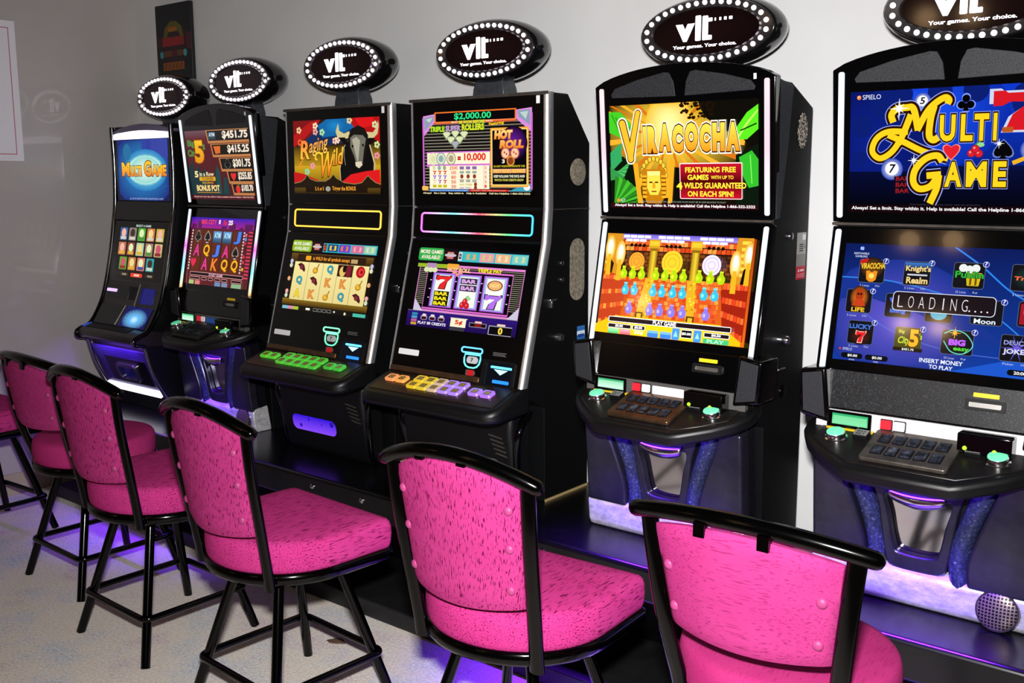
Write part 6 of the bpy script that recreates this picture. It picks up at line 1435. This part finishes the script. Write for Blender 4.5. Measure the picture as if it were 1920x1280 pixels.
STRIP = vcol_mat('strip_glow', 1.25)
GRILLE = mat('speaker_grille', '#3a3430', 0.4, 0.6)
def _grille():
    nt = GRILLE.node_tree; b = nt.nodes['Principled BSDF']
    tc = nt.nodes.new('ShaderNodeTexCoord'); sep = nt.nodes.new('ShaderNodeSeparateXYZ')
    nt.links.new(tc.outputs['Object'], sep.inputs[0])
    outs = []
    for ax in (0, 2):
        m1 = nt.nodes.new('ShaderNodeMath'); m1.operation = 'MULTIPLY'; m1.inputs[1].default_value = 720
        m2 = nt.nodes.new('ShaderNodeMath'); m2.operation = 'SINE'
        nt.links.new(sep.outputs[ax], m1.inputs[0]); nt.links.new(m1.outputs[0], m2.inputs[0]); outs.append(m2.outputs[0])
    mx = nt.nodes.new('ShaderNodeMath'); mx.operation = 'MAXIMUM'
    nt.links.new(outs[0], mx.inputs[0]); nt.links.new(outs[1], mx.inputs[1])
    r = ramp(nt, [(0.35, '#14110f'), (0.6, '#86786a')]); nt.links.new(mx.outputs[0], r.inputs['Fac']); nt.links.new(r.outputs['Color'], b.inputs['Base Color'])
_grille()

def machine_c(loc, rz, top_art, main_art, label, group):
    t = thing('gaming_machine', (loc[0], loc[1], PZ), rz)
    Bd = dict(parent=t, dz=PZ)
    front = [(0.0, 1.872), (0.004, 1.70), (-0.003, 1.50), (-0.018, 1.393), (-0.045, 1.239), (-0.080, 1.09), (-0.116, 0.985), (-0.178, 0.885), (-0.235, 0.858), (-0.258, 0.845), (-0.255, 0.822), (-0.205, 0.808), (-0.185, 0.74), (-0.160, 0.66), (-0.115, 0.57), (-0.075, 0.50), (-0.062, PZ)]
    fs = [(p.x, p.y) for p in smooth_path([(y, z, 0) for y, z in front], 4)]
    ins = [(y + 0.012, z) for y, z in fs]
    body = MB()
    n = len(ins)
    MB().side([(0.2, 1.87), (0.27, 1.80), (0.28, PZ)] + ins[::-1], -0.255, 0.255).build('cabinet', BLACK, **Bd)
    for s in (-1, 1):
        MB().tube([(s * 0.266, y, z) for y, z in fs[:n - 20]], (0.013, 0.012), 12, up=(1, 0, 0)).build('side_rail', GLOSS, **Bd)
        MB().tube([(s * 0.268, y - 0.004, z) for y, z in fs[n - 28:-1]], (0.010, 0.008), 12, up=(1, 0, 0)).build('lower_rail', DARK_CHROME, **Bd)
    F1 = Face((-0.003, 1.5), (0.002, 1.872)); F2 = Face((-0.080, 1.09), (-0.018, 1.40)); F3 = Face((-0.116, 0.985), (-0.080, 1.09)); F4 = Face((-0.178, 0.885), (-0.116, 0.985))
    F1.slab(MB(), [(-0.252, 0.0), (0.252, 0.0), (0.252, 0.36), (-0.252, 0.36)], -0.015, 0.0).build('top_frame', GLOSS, bevel=0.002, **Bd)
    F1.art(top_art, -0.225, 0.235, 0.003, 0.305, 0.0012).build('top_screen', SCREEN, smooth=0, **Bd)
    bar = [(-0.25, 0.308), (0.25, 0.308)] + [(0.25 - 0.5 * k / 12, 0.335 + 0.014 * math.sin(PI * k / 12)) for k in range(13)]
    F1.slab(MB(), bar, 0.0, 0.006).build('light_bar', emis('white_violet_glow', '#f4ecff', 2.2), bevel=0.002, **Bd)
    cap = [(-0.268, 0.338), (0.268, 0.338)] + [(0.268 - 0.536 * k / 14, 0.352 + 0.03 * math.sin(PI * k / 14)) for k in range(15)]
    F1.slab(MB(), cap, -0.16, 0.004).build('top_cap', mat('violet_cap', '#6a6480', 0.2, 0.3), bevel=0.006, **Bd)
    MB().side([(-0.006, 1.498), (-0.021, 1.405), (0.02, 1.405), (0.02, 1.498)], -0.25, 0.25).build('dark_band', GLOSS, **Bd)
    F2.slab(MB(), [(-0.252, 0.0), (0.252, 0.0), (0.252, 0.315), (-0.252, 0.315)], -0.015, 0.0).build('main_frame', mat('console_grey', '#3a3634', 0.3, 0.4), bevel=0.002, **Bd)
    F2.slab(MB(), [(-0.238, 0.018), (0.238, 0.018), (0.238, 0.312), (-0.238, 0.312)], 0.0, 0.001).build('screen_border', GLOSS, smooth=0, **Bd)
    F2.art(main_art, -0.20, 0.225, 0.022, 0.305, 0.0016).build('main_screen', SCREEN, smooth=0, **Bd)
    CG = mat('console_grey', '#3a3634')
    F3.slab(MB(), [(-0.252, -0.002), (0.252, -0.002), (0.252, 0.112), (-0.252, 0.112)], -0.015, 0.0).build('console', CG, **Bd)
    F3.slab(MB(), rrect(-0.242, 0.022, -0.03, 0.098, 0.004), 0.0, 0.002).build('bill_panel', GLOSS, **Bd)
    F3.slab(MB(), rrect(-0.235, 0.058, -0.14, 0.074, 0.005), 0.002, 0.004).build('bill_light', emis('lilac_glow', '#c8a8ff', 1.6), **Bd)
    F3.slab(MB(), rrect(-0.02, 0.026, 0.045, 0.094, 0.004), 0.0, 0.002).build('blank_panel', MATTE, **Bd)
    F3.slab(MB(), rrect(0.085, 0.012, 0.20, 0.092, 0.004), 0.0, 0.002).build('ticket_panel', mat('blue_panel', '#0a0c4a', 0.2, emit='#1418a0', estr=0.35), **Bd)
    MB().tube([F3.p(0.066, -0.004, 0.012), F3.p(0.075, 0.11, 0.012)], 0.005, 8).build('divider', CHROME, **Bd)
    F4.slab(MB(), [(-0.252, -0.002), (0.252, -0.002), (0.252, 0.12), (-0.252, 0.12)], -0.02, 0.0).build('console', CG, **Bd)
    F4.slab(MB(), rrect(-0.245, 0.0, -0.035, 0.108, 0.003), 0.0, 0.003).build('touch_pad', GLOSS, **Bd)
    MB().tube([F4.p(-0.03, 0.0, 0.008), F4.p(-0.012, 0.11, 0.008)], 0.004, 8).build('divider', CHROME, **Bd)
    ga = Art(0.23 / 0.112)
    ga.R(0, 0, 1, 1, '#060a50'); ga.G(0.5, 0.6, 0.48, 0.5, '#8ae0ff', '#0a1470', rings=5)
    for k in range(18): ga.L([(0.5, 0.6), (0.5 + 0.42 * math.cos(k * 0.35), min(max(0.6 + 0.5 * math.sin(k * 0.35), 0.01), 0.99))], [0.02, 0.002], '#4ab0ff')
    ga.G(0.5, 0.62, 0.2, 0.24, '#c8f4ff', '#3aa0f8', rings=3)
    F4.art(ga, -0.005, 0.225, 0.0, 0.112, 0.004).build('spin_display', SCREEN, smooth=0, **Bd)
    MB().side([(-0.10, 0.872), (-0.178, 0.885), (-0.235, 0.868), (-0.262, 0.852), (-0.266, 0.834), (-0.25, 0.818), (-0.20, 0.806), (-0.10, 0.80)], -0.29, 0.275).build('deck', mat('deck_brown', '#2c2624', 0.3, 0.4), bevel=0.01, seg=3, **Bd)
    Face((-0.235, 0.8685), (-0.178, 0.8855)).slab(MB(), rrect(-0.235, 0.006, 0.15, 0.05, 0.004), 0, 0.002).build('key_strip', MATTE, **Bd)
    Face((-0.235, 0.8685), (-0.178, 0.8855)).slab(MB(), rrect(-0.27, 0.004, -0.24, 0.05, 0.004), 0, 0.003).build('blue_key', emis('blue_key', '#2a50d0', 0.6), **Bd)
    PF = Face((-0.115, 0.57), (-0.185, 0.74))
    vio = noise_mat('violet_plastic', [(0.3, '#2a1c5c'), (0.7, '#3c2a74')], nscale=6, rough=0.3, metal=0.4)
    PF.slab(MB(), [(-0.25, 0.0), (0.25, 0.0), (0.25, 0.22), (-0.25, 0.22)], -0.01, 0.0).build('belly_panel', vio, **Bd)
    PF.slab(MB(), [(-0.16, 0.025), (0.2, 0.025), (0.21, 0.165), (-0.16, 0.165)], 0.0, 0.002).build('belly_recess', GLOSS, **Bd)
    PF.ring(MB(), rrect(-0.06, 0.04, 0.115, 0.14, 0.02), rrect(-0.045, 0.052, 0.1, 0.122, 0.01), 0.002, 0.016).build('belly_bezel', DARK_CHROME, **Bd)
    PF.slab(MB(), rrect(-0.045, 0.052, 0.1, 0.122, 0.01), 0.002, 0.004).build('belly_window', mat('deep_blue', '#06061c', 0.15, emit='#0c0c50', estr=0.5), **Bd)
    PF.slab(MB(), rrect(-0.245, -0.032, 0.24, 0.004, 0.008), 0.0, 0.010).build('glow_bar', emis('white_bar_glow', '#fdf8ff', 2.6), **Bd)
    lamp('belly_led', 'AREA', (loc[0], loc[1] - 0.24, 0.80), 2.5, (0.3, 0.1, 1.0), target=(loc[0], loc[1] - 0.15, 0.6), shape='RECTANGLE', size=0.4, size_y=0.02)
    return tag(t, label, 'gaming machine', group)

GM = 'row of gaming machines'
RAIN = [(0, '#e060e8'), (0.3, '#60c8e0'), (0.55, '#e03a58'), (0.8, '#58d878'), (1, '#40b8e8')]
GOLD = [(0, '#e8a838'), (1, '#f0b040')]
machine_c((-1.455, 0.0), 0.0, art_multi_game_small(), art_game_list(), 'slim curved gaming machine in the corner with a white light bar over its title', GM)
WHITE = [(0, '#e8f2ff'), (1, '#e8f2ff')]
LOWR = [(0, '#ffb070'), (0.1, '#d8ffd0'), (0.28, '#70e8f0'), (0.42, '#b8d0ff'), (0.55, '#ff70e8'), (0.68, '#f0e8ff'), (1, '#e8f2ff')]
machine_b((-0.8461, 0.0601), -0.0293, art_big_city_title(), art_big_city_reels(), WHITE, LOWR, GLOSS, GREYSTRIP, DARKPLATE, mat('blue_plate', '#2a6ac8', 0.4), True,
          'gaming machine with rainbow-lit side strips and a maroon prize list on its top screen', GM)
machine_a((0.0, 0.0), 0.0, art_bull(), art_bull_reels(), GOLD, [(0, '#58c030'), (1, '#3fae3a')], [(0, '#58e0a0'), (1, '#70e8a0')], 'black gaming machine with a bull on its top screen and green lit buttons', GM)
machine_a((0.7826, -0.0209), 0.0126, art_dice_title(), art_dice_reels(), RAIN, [(0, '#e8905a'), (0.18, '#e8a040'), (0.3, '#d0b020'), (0.46, '#c8b040'), (0.58, '#a080d8'), (1, '#a068e0')], [(0, '#60e0c0'), (1, '#58a8f8')], 'black gaming machine showing $2,000.00 on its top screen with orange to purple buttons', GM)
machine_b((1.6527, -0.0214), -0.0027, art_temple_title(), art_temple_shelves(), [(0, '#e8f2ff'), (0.25, '#f4e8f4'), (0.5, '#ffd0dc'), (1, '#ffdce2')], WHITE, GLOSS, GREYSTRIP, BRONZE, WHITE_LABEL, True,
          'black gaming machine with golden jungle temple art and pots on its main screen', GM)
machine_b((2.4467, -0.0371), 0.0, art_multi_game_large(), art_game_menu(), WHITE, WHITE, SPARK, LIGHTSTRIP, PEWTER, LIGHTSTRIP, False,
          'rightmost gaming machine, cut off by the frame, with a blue game menu and golden title', GM)

# ---------------------------------------------------------------- lit oval signs on top
BULB = emis('bulb_white', '#fff6ff', 2.2)
LETTER = emis('letter_white', '#fff6ff', 3.0)
SIGNBACK = mat('sign_shell', '#0b0b0d', 0.14, 0.0, 0.6, 0.5)
def ell(rx, rz_, y, n=48):
    return [(rx * math.cos(2 * PI * k / n), y, rz_ * math.sin(2 * PI * k / n)) for k in range(n)]
def make_sign():
    t = thing('oval_sign', (0, 0, 0))
    W, H = 0.235, 0.102
    loft([ell(W * 0.985, H * 0.97, -0.004), ell(W, H, 0.0), ell(W * 1.035, H * 1.08, 0.02), ell(W * 1.05, H * 1.1, 0.05), ell(W * 1.0, H * 1.05, 0.09), ell(W * 0.86, H * 0.9, 0.13), ell(W * 0.62, H * 0.62, 0.16), ell(W * 0.25, H * 0.25, 0.175)]).build('housing', SIGNBACK, t, smooth=60)
    loft([ell(W * 0.985, H * 0.97, -0.0045), ell(W * 0.97, H * 0.94, -0.009), ell(W * 0.82, H * 0.73, -0.0045), ell(W * 0.80, H * 0.70, -0.012), ell(W * 0.785, H * 0.675, -0.005)], (False, False)).build('bezel', DARK_CHROME, t, smooth=50)
    f = Art(2.2)
    f.G(0.5, 0.5, 0.5, 0.5, '#1c0d0e', '#120708', n=48, rings=2)
    f.mesh((-W * 0.785, -0.0052, H * 0.675), (2 * W * 0.785, 0, 0), (0, 0, -2 * H * 0.675), (0, -1, 0)).build('face', SCREEN, t, smooth=0)
    l = Art(2.3)
    c = '#ffffff'
    l.T('v', 0.225, 0.31, 0.408, 0.70, c, 0.06); l.RR(0.415, 0.15, 0.468, 0.70, 0.01, c); l.RR(0.482, 0.17, 0.535, 0.70, 0.01, c); l.RR(0.50, 0.60, 0.572, 0.70, 0.008, c); l.RR(0.49, 0.225, 0.575, 0.305, 0.006, c)
    for k, (u, w) in enumerate(((0.595, 0.012), (0.638, 0.018), (0.682, 0.024), (0.728, 0.03))): l.R(u, 0.235, u + w, 0.30, c)
    l.T('Your games. Your choice.', 0.20, 0.775, 0.80, 0.875, c, 0.025)
    l.mesh((-W * 0.785, -0.0066, H * 0.675), (2 * W * 0.785, 0, 0), (0, 0, -2 * H * 0.675), (0, -1, 0), step=1e-6).build('lettering', LETTER, t, smooth=0)
    first = None
    # bulbs evenly spaced along the oval rim
    N = 720; P = [(W * 0.893 * math.cos(2 * PI * k / N), H * 0.84 * math.sin(2 * PI * k / N)) for k in range(N + 1)]
    acc = [0.0]
    for a, b in zip(P, P[1:]): acc.append(acc[-1] + math.hypot(b[0] - a[0], b[1] - a[1]))
    nb = 34
    for i in range(nb):
        s = acc[-1] * (i + 0.5) / nb
        k = next(j for j in range(N + 1) if acc[j] >= s)
        x, z = P[k]
        if first is None:
            first = MB().lathe([(0.0078, 0), (0.0078, 0.003), (0.006, 0.0068), (0.003, 0.0085), (0.0005, 0.009)], (0, 0, 0), (0, -1, 0), 10).build('bulb', BULB, t)
            b = first
        else:
            b = first.copy(); COL.objects.link(b); b.parent = t
        b.location = (x, -0.006, z)
    return t
sign0 = make_sign()
NECK = noise_mat('sign_neck', [(0.3, '#2b2e33'), (0.7, '#3a3e44')], nscale=40, rough=0.4)
def neck(sign, zt, yoff, w0, w1):
    """bracket from the underside of the sign down to the cabinet top"""
    d = zt - sign.location.z
    top = -0.075
    mb = loft([[(x, y, z) for x, y in ((-w, y0), (w, y0), (w, y1), (-w, y1))] for w, y0, y1, z in ((w1, yoff + 0.02, yoff + 0.10, d), (w1 * 0.97, yoff + 0.022, yoff + 0.10, d + (top - d) * 0.35), (w0, yoff + 0.03, yoff + 0.09, top))])
    return mb.build('neck', NECK, sign, bevel=0.004)
SG = 'lit oval signs above the machines'
for i, (x, y, z, zt, lab) in enumerate((
        (-1.405, 0.11, 2.016, 1.885, 'smallest-looking lit oval sign, in the corner above the slim curved machine'),
        (-0.838, 0.15, 2.062, 1.886, 'lit oval sign above the machine with the maroon prize list'),
        (0.0, 0.045, 2.070, 1.9028, 'lit oval sign above the machine with the bull on screen'),
        (0.782, 0.03, 2.063, 1.9028, 'lit oval sign above the machine showing $2,000.00'),
        (1.6527, 0.075, 2.058, 1.886, 'lit oval sign above the golden temple machine, its top edge cut off'),
        (2.4467, 0.06, 2.058, 1.886, 'rightmost lit oval sign above the blue menu machine, mostly out of frame'))):
    s = sign0 if i == 0 else copy_tree(sign0)
    s.location = (x, y, z)
    tag(s, lab, 'lit sign', SG)
    SIGNS = globals().setdefault('SIGNS', []); SIGNS.append((s, zt))
for (s, zt), (w0, w1) in zip(SIGNS, ((0.05, 0.06), (0.05, 0.065), (0.055, 0.075), (0.055, 0.075), (0.06, 0.07), (0.06, 0.07))):
    neck(s, zt, 0.0, w0, w1)
